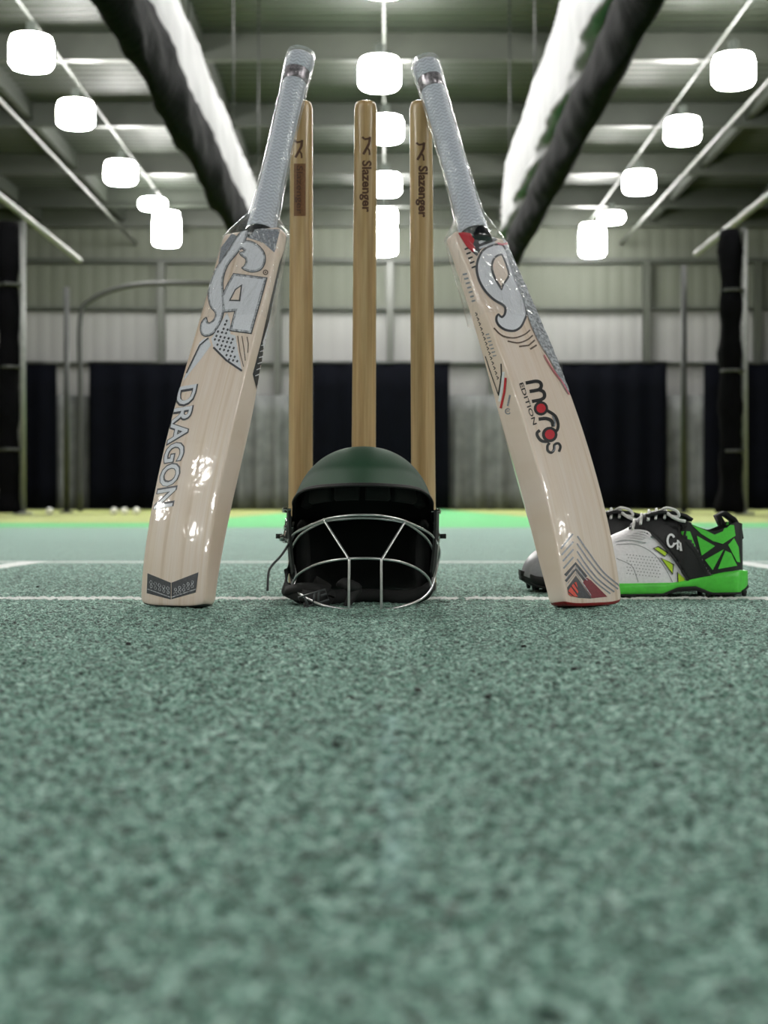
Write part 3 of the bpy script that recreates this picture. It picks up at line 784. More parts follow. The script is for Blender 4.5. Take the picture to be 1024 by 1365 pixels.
# ------------------------------------------------------------------ shoes
SY, SK = 2.07, 925.0
def sx_(px): return (px-512)/SK
def sz_(py): return CH-(py-HOR)/SK
TOP = [(750, .030), (756, .047), (768, .062), (785, .072), (805, .083), (820, .091), (840, .101), (860, .118), (878, .1215), (895, .117), (908, .113), (925, .110)]
HW = [(750, .010), (753, .022), (760, .033), (775, .042), (800, .049), (830, .050), (860, .044), (890, .037), (920, .034), (950, .035), (975, .033), (986, .026), (991, .014)]
MIDT = [(748, .034), (765, .026), (800, .022), (850, .022), (895, .022), (930, .030), (960, .037), (985, .040), (994, .038)]
RIM = [(905, .112), (918, .106), (935, .099), (950, .096), (965, .101), (978, .108), (990, .106)]
def shoe_rings(grow=0, x0=750, x1=990.5, nx=120):
    xs = [x0+(x1-x0)*(.5-.5*math.cos(PI*k/nx)) for k in range(nx+1)]
    rings = []; NA = 72
    for px in xs:
        w = smooth(px, HW)+grow; zb = interp(px, MIDT)-.006
        R = []
        opening = px > 908
        o = min(1, max(0, (px-908)/10)); oe = min(1, max(0, (986-px)/8))
        for k in range(NA+1):
            t = -1+2*k/NA; at_ = abs(t)
            zt = (smooth(px, TOP) if not opening else smooth(px, RIM))+grow
            ridge = interp(px, [(750, .9), (800, .62), (850, .40), (880, .34), (910, .4), (990, .62)])
            # side wall then crown
            g = at_*PI/2
            c = math.cos(g); s_ = math.sin(g)
            ex = interp(px, [(750, .9), (800, .75), (860, .95), (910, .8), (990, .55)])
            yy = math.copysign(w*(s_**.8)*(1 if not opening else 1), t); zz = zb+(zt-zb)*(c**ex)
            if 780 < px < 905: yy *= 1-.22*interp(px, [(780, 0), (860, 1), (905, .8)])*c
            if opening:
                if at_ < .42:
                    q = at_/.42; rimw = w*.80
                    zin = zt-.05*min(o, oe)*min(1, (1-q)*3.0)
                    yy = math.copysign(rimw*q, t); zz = zin
                else:
                    q = (at_-.42)/.58
                    yy = math.copysign(w*(.80+.20*math.sin(q*PI/2)**.7), t); zz = zt+(zb-zt)*(q**1.15)
                    if q < .06: zz = zt+.001
            R.append(Vector((sx_(px), SY+yy, zz)))
        rings.append(R)
    return rings, xs
strap_poly = [(838, 704), (858, 672), (882, 672), (900, 684), (925, 690), (925, 715), (905, 720), (935, 762), (917, 778), (905, 752), (882, 722), (858, 706)]
heel_poly = [(897, 660), (1010, 660), (1010, 790), (915, 790), (935, 762)]
def P8(x, y): return (680+x/3.103, 660+y/3.103)
STR = [P8(*q) for q in [(496, 140), (540, 60), (600, 20), (720, 20), (740, 100), (700, 150), (760, 220), (800, 300), (830, 330), (735, 362), (700, 300), (640, 225), (585, 165), (545, 145)]]
def make_shoe(label):
    root = thing('cricket_shoe', label, 'shoe', (sx_(870), SY, 0), 'pair of cricket shoes')
    rings, xs = shoe_rings(); n = len(rings[0])
    V = [p for R in rings for p in R]
    groups = {'toe_upper': [], 'strap': [], 'heel_upper': [], 'collar_lining': []}
    for i in range(len(rings)-1):
        for j in range(n-1):
            a = i*n+j; q = (a, a+1, a+n+1, a+n)
            px = (xs[i]+xs[i+1])/2; t = abs(-1+2*(j+.5)/(n-1)); z = sum((V[k].z for k in q))/4
            py = HOR+(CH-z)*SK
            if px > 909 and t < .44: groups['collar_lining'].append(q)
            elif inside((px, py), STR): groups['strap'].append(q)
            elif px < interp(py, [(690, 850), (700, 850), (720, 885), (778, 918)]): groups['toe_upper'].append(q)
            else: groups['heel_upper'].append(q)
    mats = {'toe_upper': 'shoe_white', 'strap': 'shoe_black', 'heel_upper': 'shoe_black', 'collar_lining': 'lining'}
    labs = {'toe_upper': 'white ribbed toe upper', 'strap': 'wide black strap over the instep', 'heel_upper': 'black heel quarter', 'collar_lining': 'black collar lining'}
    for k, fs in groups.items():
        used = sorted({i for q in fs for i in q}); mp = {a: b for b, a in enumerate(used)}
        vs = [V[i].copy() for i in used]
        if k == 'strap':
            for v in vs:
                d = Vector((0, v.y-SY, v.z-.05)); v += d.normalized()*.0022
            o = mesh_obj(k, vs, [tuple(mp[i] for i in q) for q in fs], M[mats[k]], root)
            m = o.modifiers.new('s', 'SOLIDIFY'); m.thickness = .0024; m.offset = -1
        else:
            o = mesh_obj(k, vs, [tuple(mp[i] for i in q) for q in fs], M[mats[k]], root)
        o['label'] = labs[k]
    bv = BVHTree.FromPolygons(V, [q for fs in groups.values() for q in fs])
    # end caps of the upper
    for R, nm in ((rings[-1], 'heel_upper'), (rings[0], 'toe_upper')):
        c = sum(R, Vector())/len(R); vs = R+[c]
        mesh_obj(nm, vs, [(i, i+1, len(R)) for i in range(len(R)-1)], M[mats[nm]], root)
    # heel tab
    v, f = ribbon([Vector((sx_(x), SY, z)) for x, z in ((989, .085), (987, .1), (980, .113), (968, .122), (960, .118), (966, .105))], .030, .006, Vector((0, 1, 0)))
    mesh_obj('heel_tab', v, f, M['lining'], root)
    # tongue
    v, f = ribbon([Vector((sx_(x), SY, z)) for x, z in ((862, .118), (880, .1235), (900, .122), (914, .118), (922, .112))], .046, .005, Vector((0, 1, 0)))
    mesh_obj('tongue', v, f, M['shoe_black'], root)
    # midsole and outsole
    def sole(name, zlo, zhi, gw, mat, x0, x1, nx=60):
        rr = []
        for k in range(nx+1):
            px = x0+(x1-x0)*(.5-.5*math.cos(PI*k/nx)); e = min(1, math.sqrt(max(0, (px-x0)/14)), math.sqrt(max(0, (x1-px)/14)))
            w = (smooth(max(752, min(px, 986)), HW)+gw)*(.25+.75*e) if (px < 764 or px > 980) else smooth(px, HW)+gw
            w = max(w, .012); a0, a1 = zlo(px), zhi(px); r = (a1-a0)*.3; R = []
            for (q, zz) in ((-1, .7), (-.97, .95), (-.9, 1), (0, 1), (.9, 1), (.97, .95), (1, .7), (1.0, .35), (.96, .08), (.9, 0), (0, 0), (-.9, 0), (-.96, .08), (-1.0, .35)):
                R.append(Vector((sx_(px), SY+q*w, a0+(a1-a0)*zz)))
            rr.append(R)
        v, f = loft(rr); return mesh_obj(name, v, f, M[mat], root, autos=70)
    sole('midsole', lambda x: interp(x, [(748, .026), (765, .012), (800, .0060), (880, .0065), (900, .016), (925, .017), (945, .0070), (985, .0075), (998, .016)]), lambda x: interp(x, MIDT)+.001, .0035, 'sole_green', 747, 998)
    sole('outsole', lambda x: interp(x, [(748, .020), (765, .0095), (800, .004), (880, .004), (900, .010), (925, .011), (945, .005), (985, .0055), (999, .014)]), lambda x: interp(x, [(748, .027), (765, .014), (800, .0080), (880, .0085), (900, .018), (925, .019), (945, .009), (985, .0095), (999, .019)]), .0025, 'outsole', 748, 999)
    for px in (764, 778, 792, 808, 826, 846, 866, 884, 942, 958, 974, 990):
        for sy in (-1, 1):
            w = smooth(px if px < 980 else 978, HW)*.78; zb = interp(px, [(748, .020), (765, .0095), (800, .004), (880, .004), (945, .005), (985, .0055), (999, .014)])
            c = Vector((sx_(px), SY+sy*w, zb)); zl = min(zb, .0055)
            v, f = lathe(c, [(.0045, .003), (.0042, 0), (.0030, -zl+.0004), (.002, -zl)], 10); mesh_obj('spike', v, f, M['outsole'], root)
    # laces
    for k, (px, z) in enumerate(((846, .109), (856, .118), (866, .1235), (876, .1255), (888, .1265))):
        if k in (1, 2): pass
        s = -1 if k % 2 else 1
        v, f = tube_mesh([(sx_(px-3), SY-.022, z-.012), (sx_(px), SY-.012, z-.001), (sx_(px+2), SY, z+.0025), (sx_(px+4), SY+.012, z-.001), (sx_(px+6), SY+.022, z-.012)], .0021, 8, sub=5)
        mesh_obj('lace', v, f, M['lace'], root)
    z0 = .1265
    v, f = tube_mesh([(sx_(880), SY-.01, z0-.002), (sx_(888), SY-.018, z0+.003), (sx_(900), SY-.026, z0-.001), (sx_(903), SY-.026, z0-.009), (sx_(893), SY-.022, z0-.008), (sx_(884), SY-.008, z0)], .0021, 8, sub=5)
    mesh_obj('lace', v, f, M['lace'], root)
    v, f = tube_mesh([(sx_(886), SY-.012, z0+.001), (sx_(892), SY-.027, z0-.008), (sx_(902), SY-.031, z0-.014), (sx_(911), SY-.033, z0-.016)], .0024, 8, sub=5)
    mesh_obj('lace', v, f, M['lace'], root)
    # black lattice over the green heel, logo, lime flashes, stitched ridges
    for q in ([(698, 150), (744, 150), (768, 214), (733, 206)], [(772, 168), (848, 211), (793, 250)], [(806, 268), (884, 224), (838, 310)], [(890, 230), (914, 240), (938, 292), (860, 306)],
              [(902, 206), (926, 178), (944, 215), (950, 278), (938, 276)], [(752, 124), (800, 142), (846, 164), (880, 150), (906, 98), (924, 112), (932, 168), (880, 202), (838, 190), (790, 160)]):
        decal('green_panel', [q], M['shoe_green'], bv, root, .0010, conv=P8, step=4, thick=.0006, label='bright green panel')
    decal('strap_edge', stroke(curve2([(500, 138), (545, 145), (590, 168), (645, 225), (700, 298), (738, 360)]), 11), M['shoe_black'], bv, root, .0028, conv=P8, step=4)
    decal('strap_edge', stroke(curve2([(716, 80), (728, 120), (700, 146), (738, 200), (768, 235), (810, 318)]), 13), M['shoe_black'], bv, root, .0028, conv=P8, step=4)
    decal('logo', stroke(arc(662, 192, 15, 20, 330, 12, 25), 9)+stroke([(690, 228), (690, 190), (712, 200), (712, 232)], 8)+stroke([(690, 214), (712, 218)], 7)+stroke([(672, 208), (698, 196)], 7), M['white_print'], bv, root, .0050, conv=P8, step=4)
    decal('lime_flash', [[(595, 222), (612, 216), (648, 240), (640, 252)], [(625, 262), (660, 275), (672, 290), (672, 325), (655, 305)], [(694, 322), (722, 345), (720, 362), (696, 362)]], M['lime'], bv, root, .0012, conv=P8, step=4)
    decal('flash_outline', stroke([(592, 220), (640, 254), (652, 240), (612, 213)], 4, True)+stroke([(622, 260), (672, 328), (676, 288)], 4, True)+stroke([(692, 318), (694, 364)], 4), M['shoe_black'], bv, root, .0014, conv=P8, step=4)
    pf = []
    for a_ in range(11):
        for b_ in range(7):
            x = 484+a_*13+(b_ % 2)*6; y = 246+b_*13+a_*1.5
            if x+y*.25 < 705: pf.append([(x-3, y), (x, y-3), (x+3, y), (x, y+3)])
    decal('perforations', pf, M['shoe_grey'], bv, root, .0003, conv=P8, step=4)
    decal('seam_line', stroke(curve2([(440, 262), (500, 290), (520, 330), (530, 360)]), 3)+stroke(curve2([(440, 205), (520, 205), (590, 240), (640, 300), (672, 360)]), 3), M['shoe_grey'], bv, root, .0004, conv=P8, step=4)
    rid = []
    for k in range(5):
        rid += stroke(curve2([(432+k*14, 196-k*8), (470+k*14, 186-k*9), (520+k*12, 188-k*8), (566+k*4, 196-k*6)]), 7)
    decal('flex_ridge', rid, M['shoe_white'], bv, root, .0030, conv=P8, step=4, thick=.001)
    return root
shoe1 = make_shoe('green, white and black cricket shoe in full side view, in front of its pair')
def copy_tree(o, parent=None):
    c = o.copy(); COL.objects.link(c); c.parent = parent
    for ch in list(o.children): copy_tree(ch, c)
    return c
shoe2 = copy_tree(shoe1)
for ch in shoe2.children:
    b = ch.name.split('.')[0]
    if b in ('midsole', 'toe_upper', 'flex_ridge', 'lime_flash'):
        ch.data = ch.data.copy(); ch.data.materials[0] = M['outsole'] if b == 'midsole' else M['shoe_grey']  # grey toe parts: shade behind the bat put into the colour
    if b == 'toe_upper': ch['label'] = 'white toe upper, shade painted in as grey'
shoe2['label'] = 'cricket shoe behind the right bat, only its toe and black laced top showing'
shoe2.location = (sx_(870)-.047, SY+.116, 0)
shoe2.rotation_euler = (0, 0, math.radians(3))

# ------------------------------------------------------------------ floor
def floor_mat():
    t = NT('turf_carpet'); c = t.n('ShaderNodeTexCoord'); sp = t.n('ShaderNodeSeparateXYZ'); t.l(c.outputs['Object'], sp.inputs[0])
    X, Y = sp.outputs[0], sp.outputs[1]; vec = c.outputs['Object']
    f1 = t.noise(vec, 260, 4, .7, .8); f2 = t.noise(vec, 110, 3, .6, .4); f3 = t.noise(vec, 9, 3, .5); f4 = t.noise(vec, 1.1, 3, .5)
    mixf = t.math('ADD', t.math('MULTIPLY', f1, .72), t.math('MULTIPLY', f2, .28))
    base = t.ramp(mixf, [(.40, rgb(12, 28, 23)), (.455, rgb(46, 82, 70)), (.50, rgb(92, 136, 121)), (.55, rgb(138, 184, 167)), (.62, rgb(200, 230, 219))])
    base = t.mix(t.math('MULTIPLY', t.math('SUBTRACT', f3, .45, clamp=True), .9), base, rgb(84, 128, 112))
    base = t.mix(t.math('MULTIPLY', t.math('SUBTRACT', f4, .45, clamp=True), .8), base, rgb(78, 112, 102))
    def band(v, lo, hi, soft):
        a = t.math('DIVIDE', t.math('SUBTRACT', v, lo), soft, clamp=True); b = t.math('DIVIDE', t.math('SUBTRACT', hi, v), soft, clamp=True)
        return t.math('MULTIPLY', a, b)
    wear = t.math('MULTIPLY', t.math('SUBTRACT', f1, .28, clamp=True), 7, clamp=True)
    wob = t.math('MULTIPLY', t.math('SUBTRACT', t.noise(vec, 60, 2), .5), .006)
    Yw = t.math('ADD', Y, wob)
    gap = t.math('SUBTRACT', 1, band(X, .1035, .116, .002))
    l1 = t.math('MULTIPLY', t.math('MULTIPLY', band(Yw, 1.985, 2.045, .006), wear), gap)
    l2 = t.math('MULTIPLY', t.math('MULTIPLY', band(Yw, 3.24, 3.42, .03), wear), .38)
    aX = t.math('ABSOLUTE', X)
    l3 = t.math('MULTIPLY', t.math('MULTIPLY', band(aX, .79, .86, .01), band(Y, 2.3, 3.4, .05)), wear)
    line = t.math('MAXIMUM', l1, t.math('MAXIMUM', l2, l3))
    # faint pale chalk mark on the centre line, near the lens
    cx = t.math('ABSOLUTE', t.math('SUBTRACT', X, .004))
    ch = t.math('MULTIPLY', t.math('SUBTRACT', 1, t.math('DIVIDE', cx, .010), clamp=True), band(Y, .45, .92, .05))
    ch = t.math('MULTIPLY', ch, t.math('MULTIPLY', t.math('SUBTRACT', f2, .42, clamp=True), 4, clamp=True))
    base = t.mix(t.math('MULTIPLY', ch, .5), base, rgb(176, 220, 222))
    # bright runway beyond, yellow beside it
    fb = t.noise(vec, 160, 2)
    far = t.ramp(fb, [(.3, rgb(44, 156, 76)), (.7, rgb(70, 184, 100))]); yel = t.ramp(fb, [(.3, rgb(138, 148, 62)), (.7, rgb(164, 172, 84))])
    m1 = t.math('DIVIDE', t.math('SUBTRACT', Y, 8.3), .25, clamp=True)
    side = t.math('MULTIPLY', t.math('DIVIDE', t.math('SUBTRACT', aX, 1.55), .15, clamp=True), t.math('DIVIDE', t.math('SUBTRACT', Y, 10.5), .4, clamp=True))
    farc = t.mix(side, far, yel)
    col = t.mix(m1, base, farc)
    col = t.mix(line, col, rgb(236, 240, 238))
    t.set(Base_Color=col, Roughness=.8, Sheen_Weight=.18, Sheen_Roughness=.5)
    t.b.inputs['Specular IOR Level'].default_value = .35
    t.bump(mixf, .9, .0035)
    return t.m
def slab(name, x0, x1, y0, y1, z0, z1, mat):
    v, f = box(x0, x1, y0, y1, z0, z1); o = mesh_obj(name, v, f, mat, None, smooth=False, origin=(0, 0, 0)); return tag(o, kind='structure')
XW, YB, YF, ZC = 19.0, -12.0, 40.0, 8.3
TURF = floor_mat()
slab('floor', -XW, XW, YB, YF, -.1, 0, TURF)
# the pile of the turf near the lens: a finely tufted surface, nobody could count the tufts
import numpy as np
def vnoise(x, y, cell, seed):
    rs = np.random.RandomState(seed); T = rs.rand(1024, 1024).astype(np.float32)
    fx = x/cell; fy = y/cell; ix = np.floor(fx).astype(int); iy = np.floor(fy).astype(int); u = fx-ix; v = fy-iy
    u = u*u*(3-2*u); v = v*v*(3-2*v); ix &= 1023; iy &= 1023; jx = (ix+1) & 1023; jy = (iy+1) & 1023
    return (T[iy, ix]*(1-u)+T[iy, jx]*u)*(1-v)+(T[jy, ix]*(1-u)+T[jy, jx]*u)*v
def pile():
    ys = [.30]
    while ys[-1] < 3.6: ys.append(ys[-1]+max(.0013, .0011*ys[-1]))
    ys = np.array(ys); NX = 640; us = np.linspace(-1, 1, NX)
    Yg = np.repeat(ys[:, None], NX, 1); Xg = us[None, :]*(.10+.31*Yg)
    a = vnoise(Xg+9, Yg+5, .0034, 1); b = vnoise(Xg+9, Yg+5, .0082, 2); c = vnoise(Xg+9, Yg+5, .0019, 3)
    h = (a*.5+b*.3+c*.2); h = np.clip((h-.26)/.48, 0, 1)**1.2
    ed = np.clip((1-np.abs(us))[None, :]/.03, 0, 1)*np.clip((3.6-Yg)/.8, 0, 1)*np.clip((Yg-.30)/.01, 0, 1)
    Z = .0001+h*.0036*ed
    me = bpy.data.meshes.new('turf_pile'); NY = len(ys); co = np.stack([Xg, Yg, Z], -1).reshape(-1, 3).astype(np.float32)
    k = (np.arange(NY-1)[:, None]*NX+np.arange(NX-1)[None, :]).reshape(-1); q = np.stack([k, k+1, k+1+NX, k+NX], -1).astype(np.int32)
    me.vertices.add(len(co)); me.vertices.foreach_set('co', co.reshape(-1)); me.loops.add(q.size); me.loops.foreach_set('vertex_index', q.reshape(-1))
    me.polygons.add(len(q)); me.polygons.foreach_set('loop_start', np.arange(0, q.size, 4, dtype=np.int32)); me.polygons.foreach_set('loop_total', np.full(len(q), 4, np.int32))
    me.update(calc_edges=True); me.polygons.foreach_set('use_smooth', [True]*len(q)); me.materials.append(TURF)
    return tag(link(bpy.data.objects.new('turf_pile', me)), 'short tufted pile of the green turf carpet around the bats and helmet', 'turf', kind='stuff')
pile()
def wall_mat(name, lo, hi, zsplit):
    t = NT(name); c = t.n('ShaderNodeTexCoord'); sp = t.n('ShaderNodeSeparateXYZ'); t.l(c.outputs['Object'], sp.inputs[0])
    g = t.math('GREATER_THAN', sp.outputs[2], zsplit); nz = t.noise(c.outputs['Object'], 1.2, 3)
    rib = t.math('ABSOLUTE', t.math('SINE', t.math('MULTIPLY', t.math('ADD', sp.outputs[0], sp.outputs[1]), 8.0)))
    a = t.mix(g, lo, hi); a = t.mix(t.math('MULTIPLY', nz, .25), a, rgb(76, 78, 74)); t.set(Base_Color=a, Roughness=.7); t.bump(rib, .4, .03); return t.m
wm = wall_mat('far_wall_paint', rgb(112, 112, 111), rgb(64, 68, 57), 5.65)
wm2 = simple('side_wall_paint', rgb(120, 124, 116), .8, 0, 1.5, .08)
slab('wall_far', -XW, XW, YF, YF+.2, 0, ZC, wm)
slab('wall_left', -XW-.2, -XW, YB, YF, 0, ZC, wm2)
slab('wall_right', XW, XW+.2, YB, YF, 0, ZC, wm2)
slab('wall_back', -XW, XW, YB-.2, YB, 0, ZC, wm2)
def ceil_mat():
    t = NT('roof_deck'); c = t.n('ShaderNodeTexCoord'); sp = t.n('ShaderNodeSeparateXYZ'); t.l(c.outputs['Object'], sp.inputs[0])
    rib = t.math('ABSOLUTE', t.math('SINE', t.math('MULTIPLY', sp.outputs[1], 10.0))); nz = t.noise(t.coord('Object', (1, .25, 1)), .8, 4)
    t.set(Base_Color=t.ramp(nz, [(.3, rgb(25, 31, 23)), (.7, rgb(35, 41, 32))]), Roughness=.6); t.bump(rib, .8, .04); return t.m
slab('ceiling', -XW, XW, YB, YF, ZC, ZC+.2, ceil_mat())
M['beam'] = simple('beam_paint', rgb(32, 37, 29), .6, 0, 3, .1)
M['beam_pale'] = simple('beam_pale', rgb(42, 46, 38), .5, 0, 3, .1)
M['galv'] = simple('galvanised_steel', rgb(112, 114, 112), .5, .4, 12, .15)
M['dark_pole'] = simple('dark_pole', rgb(40, 42, 41), .5, .2, 12, .15)
# roof beams across the hall: I-sections, each a structure piece
k = 0
for Y in (10, 14.5, 19, 24.7, 29.0, 33.2, 36.8, 39.4):
    k += 1
    v, f = join(box(-XW, XW, Y-.02, Y+.02, 7.86, ZC), box(-XW, XW, Y-.09, Y+.09, 7.82, 7.87))
    tag(mesh_obj('trim_%d' % k, v, f, M['beam'] if k % 2 else M['beam_pale'], None, False, origin=(0, 0, 0)), kind='structure')
for X in (-9.5, -7.2, -3.2, 3.2, 7.4, 9.8):
    k += 1
    v, f = box(X-.06, X+.06, YB, YF, 7.95, ZC); tag(mesh_obj('trim_%d' % k, v, f, M['beam'], None, False, origin=(0, 0, 0)), kind='structure')
for z0, z1 in ((6.88, 7.02), (5.58, 5.66), (4.05, 4.12)):
    k += 1
    v, f = box(-XW, XW, YF-.25, YF, z0, z1); tag(mesh_obj('trim_%d' % k, v, f, M['beam'], None, False, origin=(0, 0, 0)), kind='structure')
for px in (215, 370, 520, 655, 862, 1010):
    k += 1; X = (px-512)/FPX*39.8
    v, f = box(X-.1, X+.1, YF-.3, YF, 0, 6.9); tag(mesh_obj('trim_%d' % k, v, f, M['beam_pale'], None, False, origin=(0, 0, 0)), kind='structure')
# conduits that carry the lamps
for i, X in enumerate((-5.5, 0, 5.5)):
    v, f = tube_mesh([(X, YB+.3, 7.72), (X, YF-.3, 7.72)], .025, 8)
    tag(mesh_obj('conduit', v, f, M['beam'], None, origin=(X, YF-.3, 7.72)), ('thin pale conduit under the roof on the left, carrying the left row of lamps', 'thin pale conduit under the middle of the roof, above the centre lamps', 'thin pale conduit under the roof on the right, carrying the right row of lamps')[i], 'pipe', 'lamp conduits')
# sprinkler pipes
for i, X in enumerate((-6.9, 6.6)):
    v, f = tube_mesh([(X, YB+.3, 7.4), (X, YF-.3, 7.4)], .04, 8)
    tag(mesh_obj('sprinkler_pipe', v, f, M['beam_pale'], None, origin=(X, YF-.3, 7.4)), ('grey pipe running under the roof outside the left lamp row', 'grey pipe running under the roof outside the right lamp row')[i], 'pipe')

# ------------------------------------------------------------------ lamps
def emis(name, s, c=(1, .985, .94, 1)):
    t = NT(name); nz = t.noise(t.coord('Object'), 5, 2)
    t.set(Base_Color=(.9, .9, .88, 1)); t.l(t.mix(t.math('MULTIPLY', nz, .1), c, (.93, .97, 1, 1)), t.b.inputs['Emission Color']); t.b.inputs['Emission Strength'].default_value = s; return t.m
M['lamp'] = emis('lamp_glass', 58.0)
M['housing'] = simple('lamp_housing', rgb(40, 44, 40), .5, .3, 20, .1)
def make_lamp(loc, r, h, label, group, src=None):
    x, y, z = loc
    root = thing('hall_lamp', label, 'lamp', (x, y, z-h/2), group)
    v, f = lathe((x, y, z), [(r*.55, -h/2), (r*.88, -h/2+.02), (r, -h/2+.08), (r, h*.2), (r*.9, h/2-.03), (r*.5, h/2)], 28)
    mesh_obj('glass_shade', v, f, M['lamp'], root, autos=50)
    v, f = lathe((x, y, z), [(r*.45, h/2+.003), (.10, h/2+.04), (.08, h/2+.07), (.08, min(h/2+.22, .50)), (.03, min(h/2+.24, .535))], 20)
    mesh_obj('housing', v, f, M['housing'], root, autos=40)
    v, f = tube_mesh([(x, y, min(z+h/2+.32, 7.67)), (x, y, 7.69)], .010, 6); mesh_obj('stem', v, f, M['housing'], root)
    return root
def shift(px, py, Z=7.13):
    Y = (Z-CH)*FPX/(HOR-py); return ((px-512)/FPX*Y, Y, Z)
rows = {
 'left': [(42, 70), (101, 152), (161, 230), (204, 272), (222, 305)],
 'centre': [(506, 98), (514, 172), (514, 246), (512, 290), (512, 318)],
 'right': [(978, 94), (910, 174), (852, 243), (815, 290), (790, 320)]}
words = ['nearest', 'second nearest', 'third from the front', 'flat dim-looking fourth', 'tall farthest']
for rn, ps in rows.items():
    for i, (px, py) in enumerate(ps):
        loc = shift(px, py); h = (.50, .46, .46, .26, .86)[i]; r = (.335, .33, .34, .32, .345)[i]
        if rn == 'centre' and i == 3: h = .42
        make_lamp(loc, r, h, '%s round hall lamp in the %s row under the roof' % (words[i], rn), 'round hall lamps in three rows')
for X in (-16.5, -11.0, 11.0, 16.5):              # unseen outer rows either side, inferred from glints, added to brighten the bats
    for Y in ((-.6, -4.8, -9.0) if abs(X) > 12 else (-1.5, -5.0)):
        make_lamp((X, Y, 7.13), .335, .5, 'unseen round hall lamp of an outer row, added to brighten the bats from the side', 'unseen hall lamps added at the sides')
for X in (-5.5, 0.0, 5.5):                       # the same rows going on overhead and behind the lens
    for Y in ((18.8, 15.1, 11.4, 7.7, -6.0) if X else (18.8, 15.1, 11.4, 7.7)):
        q = 'left' if X < 0 else ('right' if X > 0 else 'centre')
        make_lamp((X, Y, 7.13), .335, .5, 'round hall lamp of the %s row, out of the picture overhead' % q, 'round hall lamps in three rows')

# ------------------------------------------------------------------ hanging dividers, curtains, nets
def cloth_mat(name, c, rough=.7, sc=6, var=.12, scale=(1, 1, 1), sheen=0):
    return simple(name, c, rough, 0, sc, var, bump=.5, bd=.02, scale=scale, sheen=sheen)
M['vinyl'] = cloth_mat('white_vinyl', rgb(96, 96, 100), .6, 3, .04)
M['netting'] = cloth_mat('black_netting', rgb(5, 5, 7), .9, 9, .3)
M['navy'] = cloth_mat('navy_curtain', rgb(3, 4, 9), .85, 3, .25)
for q in ('netting', 'navy'): M[q].node_tree.nodes['Principled BSDF'].inputs['Specular IOR Level'].default_value = .05
M['grey_drape'] = cloth_mat('grey_drape', rgb(84, 86, 86), .8, 2, .3)
M['grey_vinyl'] = cloth_mat('grey_vinyl', rgb(74, 74, 77), .6, 5, .2)
def hanging(prof, Y0, Y1, wav, seed, n=70, droop=None):
    """prof(y)-> closed section points (x,z); runs along the hall"""
    rnd = random.Random(seed); ph = [rnd.uniform(0, 6.28) for _ in range(6)]; rr = []
    for k in range(n+1):
        y = Y0+(Y1-Y0)*k/n; R = []
        for i, (x, z) in enumerate(prof(y, k/n)):
            d = wav*(math.sin(y*2.1+ph[0]+i*.7)+.6*math.sin(y*4.7+ph[1]+i*1.3)+.4*math.sin(y*9.1+ph[2]))
            R.append(Vector((x+d, y, z+d*.7)))
        rr.append(R)
    return loft(rr)
def ell(cx, cz, rx, rz, n=14): return [(cx+rx*math.cos(2*PI*k/n), cz+rz*math.sin(2*PI*k/n)) for k in range(n)]
def band_(X, zt, zb, th): return lambda y, t: ell(X, (zt(t)+zb(t))/2, th, (zt(t)-zb(t))/2, 20)
XD = 1.85
# left divider
dl = thing('net_divider', 'long rolled divider overhead on the left, white vinyl above a black net, dark side outward', 'net', (-XD, 19, 3.4), 'gathered lane dividers overhead')
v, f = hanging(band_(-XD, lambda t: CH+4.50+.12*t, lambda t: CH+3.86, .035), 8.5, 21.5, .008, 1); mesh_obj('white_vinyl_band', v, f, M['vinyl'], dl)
v, f = hanging(band_(-XD-.03, lambda t: CH+3.92, lambda t: CH+3.36, .13), 8.5, 21.2, .02, 2); mesh_obj('black_net_roll', v, f, M['netting'], dl)
dr = thing('net_divider', 'long rolled divider overhead on the right, its white vinyl drooping at the far end', 'net', (XD, 19, 3.4), 'gathered lane dividers overhead')
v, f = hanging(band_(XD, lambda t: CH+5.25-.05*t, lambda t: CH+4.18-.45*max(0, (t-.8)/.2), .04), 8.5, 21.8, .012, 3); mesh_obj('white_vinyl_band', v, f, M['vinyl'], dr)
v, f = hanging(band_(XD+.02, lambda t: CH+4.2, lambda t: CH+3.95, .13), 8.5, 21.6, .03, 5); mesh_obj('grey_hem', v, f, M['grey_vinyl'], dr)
v, f = hanging(band_(XD+.03, lambda t: CH+4.0, lambda t: CH+3.46, .13), 8.5, 21.2, .02, 4); mesh_obj('black_net_roll', v, f, M['netting'], dr)
for X, r in ((-XD, dl), (XD, dr)):
    for Y in (9.5, 13.5, 17.5, 21.0):
        v, f = tube_mesh([(X, Y, CH+4.4), (X, Y, 7.62)], .012, 6); mesh_obj('hanging_rope', v, f, M['dark_pole'], r)
# curtains on the far wall
def curtain(x0, x1, z0, z1, Y, mat, amp, wl, seed, n=None):
    rnd = random.Random(seed); n = n or int((x1-x0)/wl*10); fr = []
    for k in range(n+1):
        x = x0+(x1-x0)*k/n; d = amp*math.sin(x/wl*2*PI+.8*math.sin(x*1.3+seed)); col = []
        for j in range(7):
            z = z0+(z1-z0)*j/6; col.append(Vector((x, Y+d*(1-.5*j/6), z)))
        for j in range(6, -1, -1):
            z = z0+(z1-z0)*j/6; col.append(Vector((x, Y+.04+d*(1-.5*j/6), z)))
        fr.append(col)
    return loft(fr)
cur = [((28, 75), 'narrow navy-black curtain near the left edge, beside the net post'), ((119, 301), 'navy-black curtain on the far wall behind the left bat'), ((416, 599), 'navy-black curtain on the far wall behind the three stumps'),
       ((748, 889), 'navy-black curtain on the far wall behind the right bat'), ((939, 1110), 'navy-black curtain at the right edge, behind the net post')]
